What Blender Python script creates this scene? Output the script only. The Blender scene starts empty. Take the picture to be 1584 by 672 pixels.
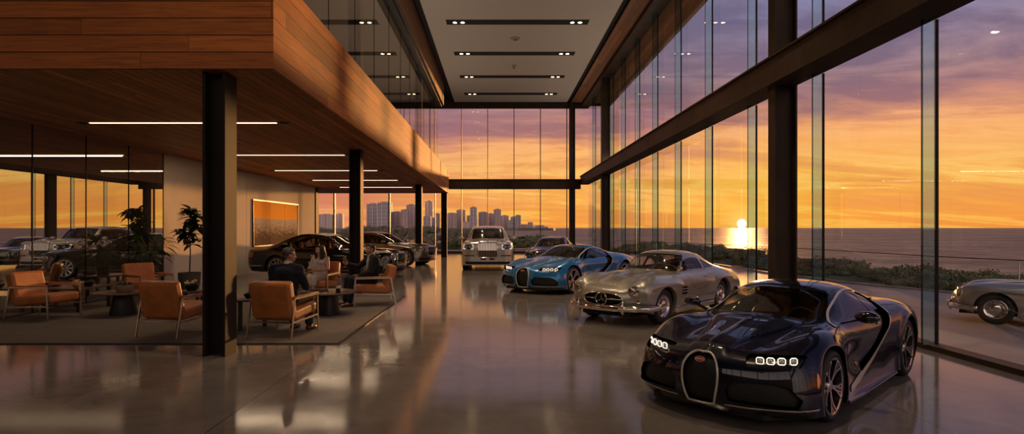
import bpy, bmesh, math, random
import numpy as np
from mathutils import Vector, Matrix, Euler
PI = math.pi
SC = bpy.context.scene
COL = SC.collection
rnd = random.Random(7)

# ------------------------------------------------------------------ objects
def link(name, mesh, parent=None):
    o = bpy.data.objects.new(name, mesh)
    COL.objects.link(o)
    if parent is not None:
        o.parent = parent
    return o

def thing(name, label, cat, loc=(0, 0, 0), rz=0.0, group=None, scale=1.0):
    o = bpy.data.objects.new(name, None)
    o.empty_display_size = 0.2
    COL.objects.link(o)
    o.location = loc
    o.rotation_euler = (0, 0, rz)
    o.scale = (scale,) * 3 if not isinstance(scale, tuple) else scale
    tag(o, label, cat, group)
    return o

def tag(o, label=None, cat=None, group=None, kind=None):
    if label: o['label'] = label
    if cat: o['category'] = cat
    if group: o['group'] = group
    if kind: o['kind'] = kind
    return o

def copy_tree(o, parent=None, matmap=None):
    c = o.copy()
    COL.objects.link(c)
    if parent is not None:
        c.parent = parent
    if matmap and c.type == 'MESH':
        names = [m.name if m else '' for m in c.data.materials]
        if any(n in matmap for n in names):
            for s, n in zip(c.material_slots, names):
                if n in matmap:
                    s.link = 'OBJECT'; s.material = M[matmap[n]]
    for ch in list(o.children):
        copy_tree(ch, c, matmap)
    return c

class MB:
    """collects shapes into one mesh"""
    def __init__(self):
        self.v = []; self.f = []; self.m = []
    def add(self, verts, faces, mi=0):
        b = len(self.v)
        self.v += [tuple(p) for p in verts]
        for f in faces:
            self.f.append(tuple(i + b for i in f)); self.m.append(mi)
        return self
    def box(self, a, b, mi=0, M=None):
        (x0, y0, z0), (x1, y1, z1) = a, b
        vs = [Vector(p) for p in ((x0,y0,z0),(x1,y0,z0),(x1,y1,z0),(x0,y1,z0),(x0,y0,z1),(x1,y0,z1),(x1,y1,z1),(x0,y1,z1))]
        if M is not None: vs = [M @ p for p in vs]
        return self.add(vs, [(0,3,2,1),(4,5,6,7),(0,1,5,4),(1,2,6,5),(2,3,7,6),(3,0,4,7)], mi)
    def quad(self, a, b, c, d, mi=0):
        return self.add([a, b, c, d], [(0, 1, 2, 3)], mi)
    def lathe(self, prof, n=24, M=None, mi=0, a0=0, a1=2*PI, cap=False):
        full = abs(a1 - a0 - 2*PI) < 1e-6
        k = n if full else n + 1
        vs = []
        for i in range(k):
            a = a0 + (a1 - a0) * i / n
            for r, z in prof:
                p = Vector((r*math.cos(a), r*math.sin(a), z))
                vs.append(M @ p if M is not None else p)
        L = len(prof); fs = []
        for i in range(n):
            j = (i + 1) % k
            for q in range(L - 1):
                fs.append((i*L+q, j*L+q, j*L+q+1, i*L+q+1))
        if cap and full:
            fs.append(tuple(i*L for i in range(k))[::-1]); fs.append(tuple(i*L+L-1 for i in range(k)))
        return self.add(vs, fs, mi)
    def cyl(self, p0, p1, r, r1=None, n=12, mi=0, cap=True):
        return self.tube([p0, p1], [r, r if r1 is None else r1], n, mi, cap)
    def tube(self, pts, rad, n=8, mi=0, cap=True, closed=False):
        pts = [Vector(p) for p in pts]
        if not isinstance(rad, (list, tuple)): rad = [rad]*len(pts)
        vs = []; N = len(pts)
        prev = None
        for i, p in enumerate(pts):
            if closed: d = pts[(i+1) % N] - pts[i-1]
            elif i == 0: d = pts[1] - p
            elif i == N-1: d = p - pts[i-1]
            else: d = (pts[i+1]-p).normalized() + (p-pts[i-1]).normalized()
            d = d.normalized() if d.length > 1e-9 else Vector((0,0,1))
            if prev is None:
                up = Vector((0,0,1)) if abs(d.z) < .9 else Vector((1,0,0))
                u = d.cross(up).normalized()
            else:
                u = (prev - d*prev.dot(d)).normalized()
            prev = u
            w = d.cross(u)
            for k in range(n):
                a = 2*PI*k/n
                vs.append(p + (u*math.cos(a) + w*math.sin(a))*rad[i])
        fs = []
        for i in range(N if closed else N-1):
            j = (i+1) % N
            for k in range(n):
                l = (k+1) % n
                fs.append((i*n+k, i*n+l, j*n+l, j*n+k))
        if cap and not closed:
            fs.append(tuple(range(n))[::-1]); fs.append(tuple((N-1)*n+k for k in range(n)))
        return self.add(vs, fs, mi)
    def bar(self, pts, w, h, mi=0, up=(0,0,1), closed=False):
        """rectangular section sweep: w across, h along 'up'"""
        pts = [Vector(p) for p in pts]; N = len(pts); vs = []
        for i, p in enumerate(pts):
            if closed: d = pts[(i+1) % N] - pts[i-1]
            elif i == 0: d = pts[1]-p
            elif i == N-1: d = p-pts[i-1]
            else: d = (pts[i+1]-p).normalized() + (p-pts[i-1]).normalized()
            d.normalize()
            u = d.cross(Vector(up))
            if u.length < 1e-4: u = d.cross(Vector((1,0,0)))
            u.normalize(); q = u.cross(d)
            sc = 1.0
            if 0 < i < N-1 or closed:
                e = (pts[i]-pts[i-1]).normalized(); c = max(.5, abs(e.dot(d))); sc = 1/c
            ups = Vector(up)
            for a, b in ((-1,-1),(1,-1),(1,1),(-1,1)):
                vs.append(p + u*(a*w/2)*1 + q*(b*h/2)*sc)
        fs = []
        for i in range(N if closed else N-1):
            j = (i+1) % N
            for k in range(4):
                l = (k+1) % 4
                fs.append((i*4+k, i*4+l, j*4+l, j*4+k))
        if not closed:
            fs.append((3,2,1,0)); fs.append(tuple((N-1)*4+k for k in range(4)))
        return self.add(vs, fs, mi)
    def prism(self, poly, z0, z1, M=None, mi=0):
        n = len(poly)
        vs = [Vector((x, y, z0)) for x, y in poly] + [Vector((x, y, z1)) for x, y in poly]
        if M is not None: vs = [M @ p for p in vs]
        fs = [tuple(range(n))[::-1], tuple(range(n, 2*n))] + [(i, (i+1) % n, n+(i+1) % n, n+i) for i in range(n)]
        return self.add(vs, fs, mi)
    def ball(self, c, r, nu=14, nv=9, mi=0, M=None):
        if not isinstance(r, (tuple, list)): r = (r, r, r)
        c = Vector(c); vs = []; fs = []
        for j in range(nv+1):
            t = PI*j/nv
            for i in range(nu):
                a = 2*PI*i/nu
                p = Vector((r[0]*math.sin(t)*math.cos(a), r[1]*math.sin(t)*math.sin(a), r[2]*math.cos(t)))
                if M is not None: p = M @ p
                vs.append(c + p)
        for j in range(nv):
            for i in range(nu):
                k = (i+1) % nu
                fs.append((j*nu+i, (j+1)*nu+i, (j+1)*nu+k, j*nu+k))
        return self.add(vs, fs, mi)
    def grid(self, fn, nu, nv, mi=0, closed_u=False):
        vs = [fn(i/nu, j/nv) for j in range(nv+1) for i in range(nu if closed_u else nu+1)]
        w = nu if closed_u else nu+1; fs = []
        for j in range(nv):
            for i in range(nu):
                k = (i+1) % w
                fs.append((j*w+i, j*w+k, (j+1)*w+k, (j+1)*w+i))
        return self.add(vs, fs, mi)
    def build(self, name, mats, parent=None, smooth=30, bevel=0, seg=2, subsurf=0, weld=False):
        me = bpy.data.meshes.new(name)
        me.from_pydata([tuple(p) for p in self.v], [], self.f)
        if not isinstance(mats, (list, tuple)): mats = [mats]
        for m in mats: me.materials.append(M[m] if isinstance(m, str) else m)
        if len(mats) > 1:
            me.polygons.foreach_set('material_index', self.m)
        me.validate()
        bm = bmesh.new(); bm.from_mesh(me)
        if weld: bmesh.ops.remove_doubles(bm, verts=bm.verts, dist=1e-4)
        bmesh.ops.recalc_face_normals(bm, faces=bm.faces)
        bm.to_mesh(me); bm.free()
        if smooth:
            me.polygons.foreach_set('use_smooth', [True]*len(me.polygons))
            if smooth < 180: me.set_sharp_from_angle(angle=math.radians(smooth))
        o = link(name, me, parent)
        if bevel:
            b = o.modifiers.new('bevel', 'BEVEL'); b.width = bevel; b.segments = seg; b.limit_method = 'ANGLE'; b.angle_limit = math.radians(40)
            b.harden_normals = False
        if subsurf:
            s = o.modifiers.new('subsurf', 'SUBSURF'); s.levels = subsurf; s.render_levels = subsurf
        return o

def bx(name, a, b, mat, parent=None, bevel=0):
    return MB().box(a, b).build(name, mat, parent, smooth=0 if not bevel else 40, bevel=bevel)

def rot_to(d):
    return Vector(d).to_track_quat('Z', 'Y').to_matrix().to_4x4()

# ------------------------------------------------------------------ materials
M = {}
def srgb(r, g, b):
    f = lambda c: (c/255/12.92) if c/255 <= .04045 else ((c/255+.055)/1.055)**2.4
    return (f(r), f(g), f(b), 1)

class NT:
    def __init__(self, tree): self.t = tree; self.n = tree.nodes; self.l = tree.links
    def new(self, ty, **kw):
        nd = self.n.new(ty)
        for k, v in kw.items():
            setattr(nd, k, v)
        return nd
    def link(self, a, b): self.l.new(a, b)
    def setin(self, sock, v):
        if hasattr(v, 'is_output') or isinstance(v, bpy.types.NodeSocket): self.l.new(v, sock)
        else: sock.default_value = v
    def math(self, op, a, b=None, c=None, clamp=False):
        nd = self.n.new('ShaderNodeMath'); nd.operation = op; nd.use_clamp = clamp
        self.setin(nd.inputs[0], a)
        if b is not None: self.setin(nd.inputs[1], b)
        if c is not None: self.setin(nd.inputs[2], c)
        return nd.outputs[0]
    def vmath(self, op, a, b=None, out=0):
        nd = self.n.new('ShaderNodeVectorMath'); nd.operation = op
        self.setin(nd.inputs[0], a)
        if b is not None: self.setin(nd.inputs[1], b)
        return nd.outputs[out]
    def mix(self, fac, a, b, blend='MIX', clamp=True):
        nd = self.n.new('ShaderNodeMix'); nd.data_type = 'RGBA'; nd.blend_type = blend; nd.clamp_factor = clamp
        self.setin(nd.inputs[0], fac); self.setin(nd.inputs[6], a); self.setin(nd.inputs[7], b)
        return nd.outputs[2]
    def ramp(self, fac, stops, interp='LINEAR'):
        nd = self.n.new('ShaderNodeValToRGB'); cr = nd.color_ramp; cr.interpolation = interp
        while len(cr.elements) < len(stops): cr.elements.new(.5)
        for e, (p, c) in zip(cr.elements, stops):
            e.position = p; e.color = c if len(c) == 4 else (*c, 1)
        self.setin(nd.inputs[0], fac)
        return nd.outputs[0]
    def noise(self, vec, scale, detail=4, rough=.55, dist=0, out=0):
        nd = self.n.new('ShaderNodeTexNoise'); nd.inputs['Scale'].default_value = scale; nd.inputs['Detail'].default_value = detail
        nd.inputs['Roughness'].default_value = rough; nd.inputs['Distortion'].default_value = dist
        if vec is not None: self.l.new(vec, nd.inputs['Vector'])
        return nd.outputs[out]
    def mapping(self, vec, scale=(1,1,1), loc=(0,0,0), rot=(0,0,0)):
        nd = self.n.new('ShaderNodeMapping'); self.l.new(vec, nd.inputs[0])
        nd.inputs['Scale'].default_value = scale; nd.inputs['Location'].default_value = loc; nd.inputs['Rotation'].default_value = rot
        return nd.outputs[0]
    def xyz(self, vec):
        nd = self.n.new('ShaderNodeSeparateXYZ'); self.l.new(vec, nd.inputs[0]); return nd.outputs
    def comb(self, x, y, z):
        nd = self.n.new('ShaderNodeCombineXYZ')
        for s, v in zip(nd.inputs, (x, y, z)): self.setin(s, v)
        return nd.outputs[0]
    def coord(self, which='Object'):
        return self.n.new('ShaderNodeTexCoord').outputs[which]
    def pos(self):
        return self.n.new('ShaderNodeNewGeometry').outputs['Position']
    def bump(self, h, strength=.2, dist=.01):
        nd = self.n.new('ShaderNodeBump'); nd.inputs['Strength'].default_value = strength; nd.inputs['Distance'].default_value = dist
        self.l.new(h, nd.inputs['Height']); return nd.outputs[0]

def new_mat(name):
    m = bpy.data.materials.new(name); m.use_nodes = True
    t = NT(m.node_tree); bs = t.n['Principled BSDF']
    M[name] = m
    return m, t, bs

def pbr(name, col, rough=.5, metal=0, coat=0, coat_r=.03, spec=.5, var=0, vscale=8, bump=0, bscale=60, emit=None, es=0, sheen=0):
    m, t, b = new_mat(name)
    if len(col) == 3: col = (*col, 1)
    b.inputs['Base Color'].default_value = col
    b.inputs['Roughness'].default_value = rough; b.inputs['Metallic'].default_value = metal
    b.inputs['Coat Weight'].default_value = coat; b.inputs['Coat Roughness'].default_value = coat_r
    b.inputs['Specular IOR Level'].default_value = spec
    if sheen: b.inputs['Sheen Weight'].default_value = sheen
    if emit is not None:
        b.inputs['Emission Color'].default_value = (*emit[:3], 1); b.inputs['Emission Strength'].default_value = es
    if var:
        c = t.coord(); n = t.noise(c, vscale, 5)
        d = tuple(x*(1-var) for x in col[:3]) + (1,); u = tuple(min(1, x*(1+var)) for x in col[:3]) + (1,)
        t.link(t.ramp(n, [(.3, d), (.7, u)]), b.inputs['Base Color'])
    if bump:
        c = t.coord(); n = t.noise(c, bscale, 3)
        t.link(t.bump(n, bump, .004), b.inputs['Normal'])
    return m

def glass_mat(name, tint=(.95, .97, .96), ior=1.5, refl=(1, 1, 1), rough=0.0, gain=1.0):
    m = bpy.data.materials.new(name); m.use_nodes = True; M[name] = m
    t = NT(m.node_tree); t.n.clear()
    out = t.new('ShaderNodeOutputMaterial')
    tr = t.new('ShaderNodeBsdfTransparent'); tr.inputs[0].default_value = (*tint, 1)
    gl = t.new('ShaderNodeBsdfGlossy'); gl.inputs['Color'].default_value = (*refl, 1); gl.inputs['Roughness'].default_value = rough
    fr = t.new('ShaderNodeFresnel')
    bf = t.new('ShaderNodeNewGeometry').outputs['Backfacing']
    t.link(t.math('ADD', t.math('MULTIPLY', bf, 1/ior - ior), ior), fr.inputs['IOR'])
    f = t.math('MULTIPLY', fr.outputs[0], gain, clamp=True)
    mx = t.new('ShaderNodeMixShader')
    t.link(f, mx.inputs[0]); t.link(tr.outputs[0], mx.inputs[1]); t.link(gl.outputs[0], mx.inputs[2])
    t.link(mx.outputs[0], out.inputs[0])
    return m

def emit_mat(name, col, s):
    m = bpy.data.materials.new(name); m.use_nodes = True; M[name] = m
    t = NT(m.node_tree); t.n.clear()
    e = t.new('ShaderNodeEmission'); e.inputs[0].default_value = (*col[:3], 1); e.inputs[1].default_value = s
    o = t.new('ShaderNodeOutputMaterial'); t.link(e.outputs[0], o.inputs[0])
    return m
# ------------------------------------------------------------------ car body surfaces
def cr_dense(P, k, axis):
    """Catmull-Rom densification of a control net along an axis"""
    P = np.moveaxis(P, axis, 0); n = P.shape[0]
    E = np.concatenate([[2*P[0]-P[1]], P, [2*P[-1]-P[-2]]])
    out = []
    for i in range(n-1):
        p0, p1, p2, p3 = E[i], E[i+1], E[i+2], E[i+3]
        for s in range(k):
            t = s/k
            out.append(.5*(2*p1 + (p2-p0)*t + (2*p0-5*p1+4*p2-p3)*t*t + (3*p1-p0-3*p2+p3)*t**3))
    out.append(P[-1])
    return np.moveaxis(np.array(out), 0, axis)

def sdpoly(x, y, poly):
    """signed distance to a polygon, negative inside"""
    poly = np.array(poly, float); n = len(poly)
    d = np.full(x.shape, 1e9); inside = np.zeros(x.shape, bool)
    for i in range(n):
        a, b = poly[i], poly[(i+1) % n]
        e = b-a; px, py = x-a[0], y-a[1]
        t = np.clip((px*e[0]+py*e[1])/(e@e+1e-12), 0, 1)
        d = np.minimum(d, np.hypot(px-e[0]*t, py-e[1]*t))
        c = (a[1] > y) != (b[1] > y)
        with np.errstate(divide='ignore', invalid='ignore'):
            xi = (b[0]-a[0])*(y-a[1])/(b[1]-a[1]+1e-15)+a[0]
        inside ^= c & (x < xi)
    return np.where(inside, -d, d)

def smooth_poly(pts, k=6, closed=True):
    pts = np.array(pts, float); n = len(pts); out = []
    for i in range(n if closed else n-1):
        if closed: p0, p1, p2, p3 = pts[i-1], pts[i], pts[(i+1) % n], pts[(i+2) % n]
        else: p0, p1, p2, p3 = pts[max(i-1, 0)], pts[i], pts[i+1], pts[min(i+2, n-1)]
        for s in range(k):
            t = s/k
            out.append(.5*(2*p1+(p2-p0)*t+(2*p0-5*p1+4*p2-p3)*t*t+(3*p1-p0-3*p2+p3)*t**3))
    if not closed: out.append(pts[-1])
    return np.array(out)

class Shell:
    """half net -> dense mirrored surface whose faces can be split into named regions"""
    def __init__(self, rows, k=6, iters=3, disp=None, kv=None):
        P = np.array(rows, float)                     # (nr, nc, 3)
        kv = kv or k
        nr, nc = P.shape[:2]
        D = cr_dense(cr_dense(P, k, 0), kv, 1)
        for _ in range(iters):                        # fair the surface
            E = D.copy()
            E[1:-1] = .5*D[1:-1]+.25*(D[:-2]+D[2:])
            F = E.copy()
            F[:, 1:-1] = .5*E[:, 1:-1]+.25*(E[:, :-2]+E[:, 2:])
            mir = E[:, 1].copy(); mir[:, 1] *= -1
            F[:, 0] = .5*E[:, 0]+.25*(E[:, 1]+mir)
            D = F
        D[:, 0, 1] = 0
        R, C = D.shape[:2]
        uu = np.repeat(np.linspace(0, nr-1, R)[:, None], C, 1); vv = np.repeat(np.linspace(0, nc-1, C)[None], R, 0)
        if disp is not None:
            D = disp(D, uu, vv, self.gridnormals(D))
        Nn = self.gridnormals(D)
        A = np.concatenate([D, Nn, uu[..., None], vv[..., None]], 2)      # x y z nx ny nz u v
        B = A[:, 1:].copy(); B[..., 1] *= -1; B[..., 4] *= -1
        W = np.concatenate([B[:, ::-1], A], 1)                            # -y side .. +y side
        self.A = [r for r in W.reshape(-1, 8)]
        w = W.shape[1]
        self.F = [(i*w+j, i*w+j+1, (i+1)*w+j+1, (i+1)*w+j) for i in range(R-1) for j in range(w-1)]
        self.T = ['body']*len(self.F)
    def gridnormals(self, D):
        ext = D[:, 1:2].copy(); ext[..., 1] *= -1
        E = np.concatenate([ext, D], 1)
        du = np.gradient(E, axis=0); dv = np.gradient(E, axis=1)
        n = np.cross(du, dv)
        n /= np.linalg.norm(n, axis=2, keepdims=True)+1e-12
        n = n[:, 1:]
        # outward: on the roof normals point up
        if n[D.shape[0]//2, 0, 2] < 0: n = -n
        n[:, 0, 1] = 0
        return n
    def arr(self): return np.array(self.A)
    def cols(self):
        a = self.arr(); return dict(x=a[:, 0], y=a[:, 1], z=a[:, 2], ay=np.abs(a[:, 1]), nx=a[:, 3], ny=np.abs(a[:, 4]), nz=a[:, 5], u=a[:, 6], v=a[:, 7])
    def split(self, g, only=None):
        """split faces where field g changes sign"""
        g = list(g); A = self.A; cache = {}; F2 = []; T2 = []
        for f, t in zip(self.F, self.T):
            gs = [g[i] for i in f]
            if min(gs) >= -1e-7 or max(gs) <= 1e-7 or (only and t not in only):
                F2.append(f); T2.append(t); continue
            pos = []; neg = []
            n = len(f)
            for q in range(n):
                i, j = f[q], f[(q+1) % n]; gi, gj = g[i], g[j]
                if gi >= 0: pos.append(i)
                if gi <= 0: neg.append(i)
                if (gi > 0 and gj < 0) or (gi < 0 and gj > 0):
                    key = (min(i, j), max(i, j))
                    if key not in cache:
                        s = gi/(gi-gj); r = A[i]*(1-s)+A[j]*s
                        A.append(r); g.append(0.0); cache[key] = len(A)-1
                    c = cache[key]
                    pos.append(c); neg.append(c)
            if len(pos) > 2: F2.append(tuple(pos)); T2.append(t)
            if len(neg) > 2: F2.append(tuple(neg)); T2.append(t)
        self.F = F2; self.T = T2
        return np.array(g)
    def region(self, name, field, sel=None, frm=('body',), fs=None):
        """faces with field<0 (and sel true at the face centre) become region 'name'"""
        c = self.cols(); g = field(c)
        g = self.split(g, frm)
        a = self.arr()
        for i, f in enumerate(self.F):
            if self.T[i] in frm and g[list(f)].mean() < 0:
                if sel is None or sel(a[list(f)].mean(0)): self.T[i] = name
    def groove(self, field, w, sel=None, frm=('body',), name='gap'):
        self.region(name, lambda c: np.abs(field(c))-w, sel, frm) if False else self._groove(field, w, sel, frm, name)
    def _groove(self, field, w, sel, frm, name):
        g = self.split(field(self.cols())-w, frm)
        g = self.split(field(self.cols())+w, frm)
        a = self.arr(); f0 = field(self.cols())
        for i, f in enumerate(self.F):
            if self.T[i] in frm and abs(f0[list(f)].mean()) < w and (sel is None or sel(a[list(f)].mean(0))):
                self.T[i] = name
    def mesh(self, name, tags, mats, parent, off=0.0, inset=0.0, lip=None, thick=0.0, side=0):
        """build the faces with the given tags (list of tags -> material per tag)"""
        a = self.arr()
        tagi = {t: i for i, t in enumerate(tags)}
        keep = [i for i, t in enumerate(self.T) if t in tagi]
        if side:
            keep = [i for i in keep if a[list(self.F[i])][:, 1].mean()*side > 0]
        if not keep: return None
        used = sorted({q for i in keep for q in self.F[i]}); mp = {q: k for k, q in enumerate(used)}
        Pn = a[used][:, 3:6]; Pn /= np.linalg.norm(Pn, axis=1, keepdims=True)+1e-12
        P = a[used][:, :3]+Pn*off
        Q = P-Pn*inset if inset else P
        V = [tuple(p) for p in Q]; NN = [tuple(n) for n in Pn]
        F = [tuple(mp[q] for q in self.F[i]) for i in keep]; MI = [tagi[self.T[i]] for i in keep]
        cnt = {}
        for f in F:
            for q in range(len(f)):
                e = (f[q], f[(q+1) % len(f)]); k = (min(e), max(e)); cnt.setdefault(k, []).append(e)
        bound = [v[0] for v in cnt.values() if len(v) == 1]
        if inset:                                       # walls from the skin down to the sunk face
            for i, j in bound:
                b = len(V); nn = tuple(np.cross(P[j]-P[i], Pn[i])); l = math.sqrt(sum(x*x for x in nn)) or 1; nn = tuple(x/l for x in nn)
                V += [tuple(P[i]), tuple(P[j]), tuple(Q[j]), tuple(Q[i])]; NN += [nn]*4
                F.append((b, b+1, b+2, b+3)); MI.append(0)
        if thick:                                       # turned edge, outward skin offset -> back to the surface
            for i, j in bound:
                b = len(V); nn = tuple(np.cross(P[j]-P[i], Pn[i])); l = math.sqrt(sum(x*x for x in nn)) or 1; nn = tuple(x/l for x in nn)
                V += [tuple(P[i]), tuple(P[j]), tuple(P[j]-Pn[j]*thick), tuple(P[i]-Pn[i]*thick)]; NN += [nn]*4
                F.append((b, b+1, b+2, b+3)); MI.append(0)
        if lip is not None:                             # turned-in wheel arch lips
            for i, j in bound:
                if lip(P[i]) and lip(P[j]):
                    b = len(V); s = 1 if P[i][1] > 0 else -1
                    q = [P[i], P[j], P[j]-np.array([0, .07*s, 0]), P[i]-np.array([0, .07*s, 0])]
                    nn = np.cross(q[1]-q[0], q[2]-q[0]); nn /= np.linalg.norm(nn)+1e-12
                    V += [tuple(p) for p in q]; NN += [tuple(nn)]*4
                    F.append((b, b+1, b+2, b+3)); MI.append(0)
        me = bpy.data.meshes.new(name)
        me.from_pydata(V, [], F)
        for m in mats: me.materials.append(M[m])
        me.polygons.foreach_set('material_index', MI)
        me.polygons.foreach_set('use_smooth', [True]*len(F))
        # orient faces with the stored normals
        flip = False
        f0 = F[0]; nv = np.cross(np.array(V[f0[1]])-np.array(V[f0[0]]), np.array(V[f0[2]])-np.array(V[f0[0]]))
        if nv @ np.array(NN[f0[0]]) < 0: me.flip_normals()
        me.normals_split_custom_set_from_vertices(NN)
        return link(name, me, parent)
    def at(self, axis, p, q):
        """point and normal on the skin: axis 'x' takes (y,z) on the nose, 'y' takes (x,z) on the left flank, 'z' takes (x,y) on top"""
        a = self.arr0 if hasattr(self, 'arr0') else self.arr()
        if axis == 'x': m = (a[:, 3] > .15) & (a[:, 0] > 0); d = (a[:, 1]-p)**2+(a[:, 2]-q)**2
        elif axis == 'y': m = (a[:, 4] > .3); d = (a[:, 0]-p)**2+(a[:, 2]-q)**2
        elif axis == 'r': m = (a[:, 3] < -.2) & (a[:, 0] < 0); d = (a[:, 1]-p)**2+(a[:, 2]-q)**2
        else: m = (a[:, 5] > .2); d = (a[:, 0]-p)**2+(a[:, 1]-q)**2
        d = np.where(m, d, 1e9); idx = np.argsort(d)[:4]
        w = 1/(d[idx]+1e-6); w /= w.sum()
        r = (a[idx]*w[:, None]).sum(0)
        pt = r[:3].copy()
        if axis in ('x', 'r'): pt[1], pt[2] = p, q
        elif axis == 'y': pt[0], pt[2] = p, q
        else: pt[0], pt[1] = p, q
        return Vector(pt), Vector(r[3:6]).normalized()
    def freeze(self): self.arr0 = self.arr()

# ------------------------------------------------------------------ wheels
def make_wheel(parent, x, y, r, w, rim, style, side, name='wheel'):
    """y is the outer face of the tyre, side +1 left / -1 right"""
    T = Matrix.Translation((x, y, r)) @ Matrix.Rotation(-PI/2*side, 4, 'X')     # local +z points outward
    hw = w
    t = MB()
    prof = [(rim-.012, -hw+.01), (rim+.02, -hw), (r-.04, -hw-.004), (r-.012, -hw+.012), (r, -hw+.04), (r, -.04), (r-.012, -.012), (r-.04, .004), (rim+.03, 0), (rim+.008, -.004), (rim-.012, -.012)]
    t.lathe(prof, 40, T)
    tire = None
    m = MB()
    if style == 'y':
        barrel = [(rim+.002, -hw+.01), (rim-.02, -hw+.02), (rim-.035, -.09), (rim-.03, -.03), (rim-.012, -.008), (rim+.004, -.004)]
        m.lathe(barrel, 40, T, 1)
        m.lathe([(rim-.022, -.012), (rim-.006, -.004), (rim+.006, -.006), (rim+.004, -.02)], 40, T, 0)
        m.lathe([(0, -.030), (.045, -.032), (.062, -.045), (.07, -.075)], 20, T, 0)
        for k in range(5):
            a = 2*PI*k/5+.3
            def pt(rr, aa, z): return T @ Vector((rr*math.cos(aa), rr*math.sin(aa), z))
            up = (T.to_3x3() @ Vector((0, 0, 1)))
            for s in (-1, 1):
                m.bar([pt(.045, a+s*.12, -.05), pt(.12, a+s*.11, -.042), pt(.18, a+s*.16, -.034), pt(rim-.012, a+s*.30, -.016)], .022, .03, 0, up)
                m.bar([pt(.15, a+s*.12, -.040), pt(.20, a+s*.07, -.034), pt(rim-.012, a+s*.085, -.018)], .016, .026, 0, up)
    elif style == 'cap':
        m.lathe([(rim+.006, -.012), (rim-.006, -.004), (rim-.025, -.012), (rim-.04, -.03), (rim-.055, -.034)], 40, T, 0)
        m.lathe([(rim-.055, -.034), (rim-.075, -.022), (.135, -.012), (.118, -.026)], 40, T, 1)
        m.lathe([(.118, -.026), (.105, -.006), (.07, .006), (.05, .008), (.045, .003), (.02, .006), (0, .007)], 32, T, 0)
        for k in range(10):                             # slots round the disc
            a = 2*PI*k/10
            q = T @ Vector(((rim-.068)*math.cos(a), (rim-.068)*math.sin(a), -.027))
            m.ball(q, .011, 8, 5, 2)
    else:
        m.lathe([(rim+.002, -hw+.01), (rim-.03, -hw+.03), (rim-.035, -.08), (rim-.02, -.02), (rim+.004, -.004)], 36, T, 1)
        m.lathe([(rim-.024, -.014), (rim-.006, -.004), (rim+.006, -.006)], 36, T, 0)
        m.lathe([(0, -.016), (.05, -.018), (.065, -.04)], 18, T, 0)
        for k in range(style):
            a = 2*PI*k/style
            up = (T.to_3x3() @ Vector((0, 0, 1)))
            m.bar([T @ Vector((.04*math.cos(a), .04*math.sin(a), -.035)), T @ Vector((rim*.6*math.cos(a), rim*.6*math.sin(a), -.03)), T @ Vector(((rim-.012)*math.cos(a), (rim-.012)*math.sin(a), -.016))], .034 if style < 12 else .02, .03, 0, up)
    mats = {'y': ['alloy', 'dark_alloy'], 'cap': ['chrome', 'wheel_paint', 'black_matte']}.get(style, ['alloy', 'dark_alloy'])
    wh = m.build(name, mats, parent, smooth=35)
    t.build('tire', 'rubber', wh, smooth=50)
    if style != 'cap':
        d = MB(); d.lathe([(.04, -.10), (rim-.065, -.10), (rim-.065, -.13), (.04, -.13)], 32, T)
        d.build('brake_disc', 'disc_metal', wh, smooth=35)
    return wh

def arch_liner(parent, x, zc, R, y0, y1, name='wheel_arch_liner'):
    for s in (-1, 1):
        m = MB()
        pts0 = []; n = 20
        for i in range(n+1):
            a = -.35+(PI+.7)*i/n
            pts0.append((x+R*math.cos(a), max(.1, zc+R*math.sin(a))))
        vs = [(p[0], s*y0, p[1]) for p in pts0]+[(p[0], s*y1, p[1]) for p in pts0]
        fs = [(i, i+1, n+2+i, n+1+i) for i in range(n)]+[tuple(range(n+1))]
        m.add(vs, fs)
        m.build(name, 'black_matte', parent, smooth=60)

def tube_on(shell, pts, r, name, mat, parent, n=8, closed=False, lift=0.0):
    P = []
    for ax, p, q in pts:
        a, nn = shell.at(ax, p, q); P.append(a+nn*lift)
    m = MB().tube(P, r, n, closed=closed)
    return m.build(name, mat, parent, smooth=60)

def car_seat(parent, x, y, z, w=.5, mat='leather_brown', h=.62):
    m = MB()
    m.grid(lambda u, v: seat_pt(x, y, z, w, h, u, v), 8, 14)
    o = m.build('seat', mat, parent, smooth=60)
    s = o.modifiers.new('solid', 'SOLIDIFY'); s.thickness = .11; s.offset = -1
    b = o.modifiers.new('sub', 'SUBSURF'); b.levels = 1; b.render_levels = 1
    return o
def seat_pt(x, y, z, w, h, u, v):
    # v 0 front of cushion .. 1 top of the headrest
    yy = (u-.5)*w
    if v < .4:
        t = v/.4; px = x+.42-.45*t; pz = z+.05-.06*t+.02*math.cos(t*3)
    else:
        t = (v-.4)/.6; px = x-.03-.22*t; pz = z-.01+h*t
        if t > .82: yy *= .55
        elif t > .7: yy *= .8
    bol = .05*abs(u-.5)*2
    return Vector((px+(bol if v > .4 else 0), y+yy, pz+(bol if v <= .4 else 0)))

def steering(parent, x, y, z, r=.18, mat='black_leather'):
    m = MB()
    T = Matrix.Translation((x, y, z)) @ Matrix.Rotation(math.radians(-65), 4, 'Y')
    m.tube([T @ Vector((r*math.cos(a), r*math.sin(a), 0)) for a in [2*PI*i/28 for i in range(28)]], .016, 8, closed=True)
    for a in (PI/2, -PI/2, PI):
        m.bar([T @ Vector((0, 0, -.02)), T @ Vector((r*math.cos(a), r*math.sin(a), 0))], .04, .012, 0, T.to_3x3() @ Vector((0, 0, 1)))
    m.cyl(T @ Vector((0, 0, -.03)), T @ Vector((0, 0, .01)), .05)
    m.cyl(T @ Vector((0, 0, -.03)), T @ Vector((0, 0, -.3)), .03)
    return m.build('steering_wheel', mat, parent, smooth=40)
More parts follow.
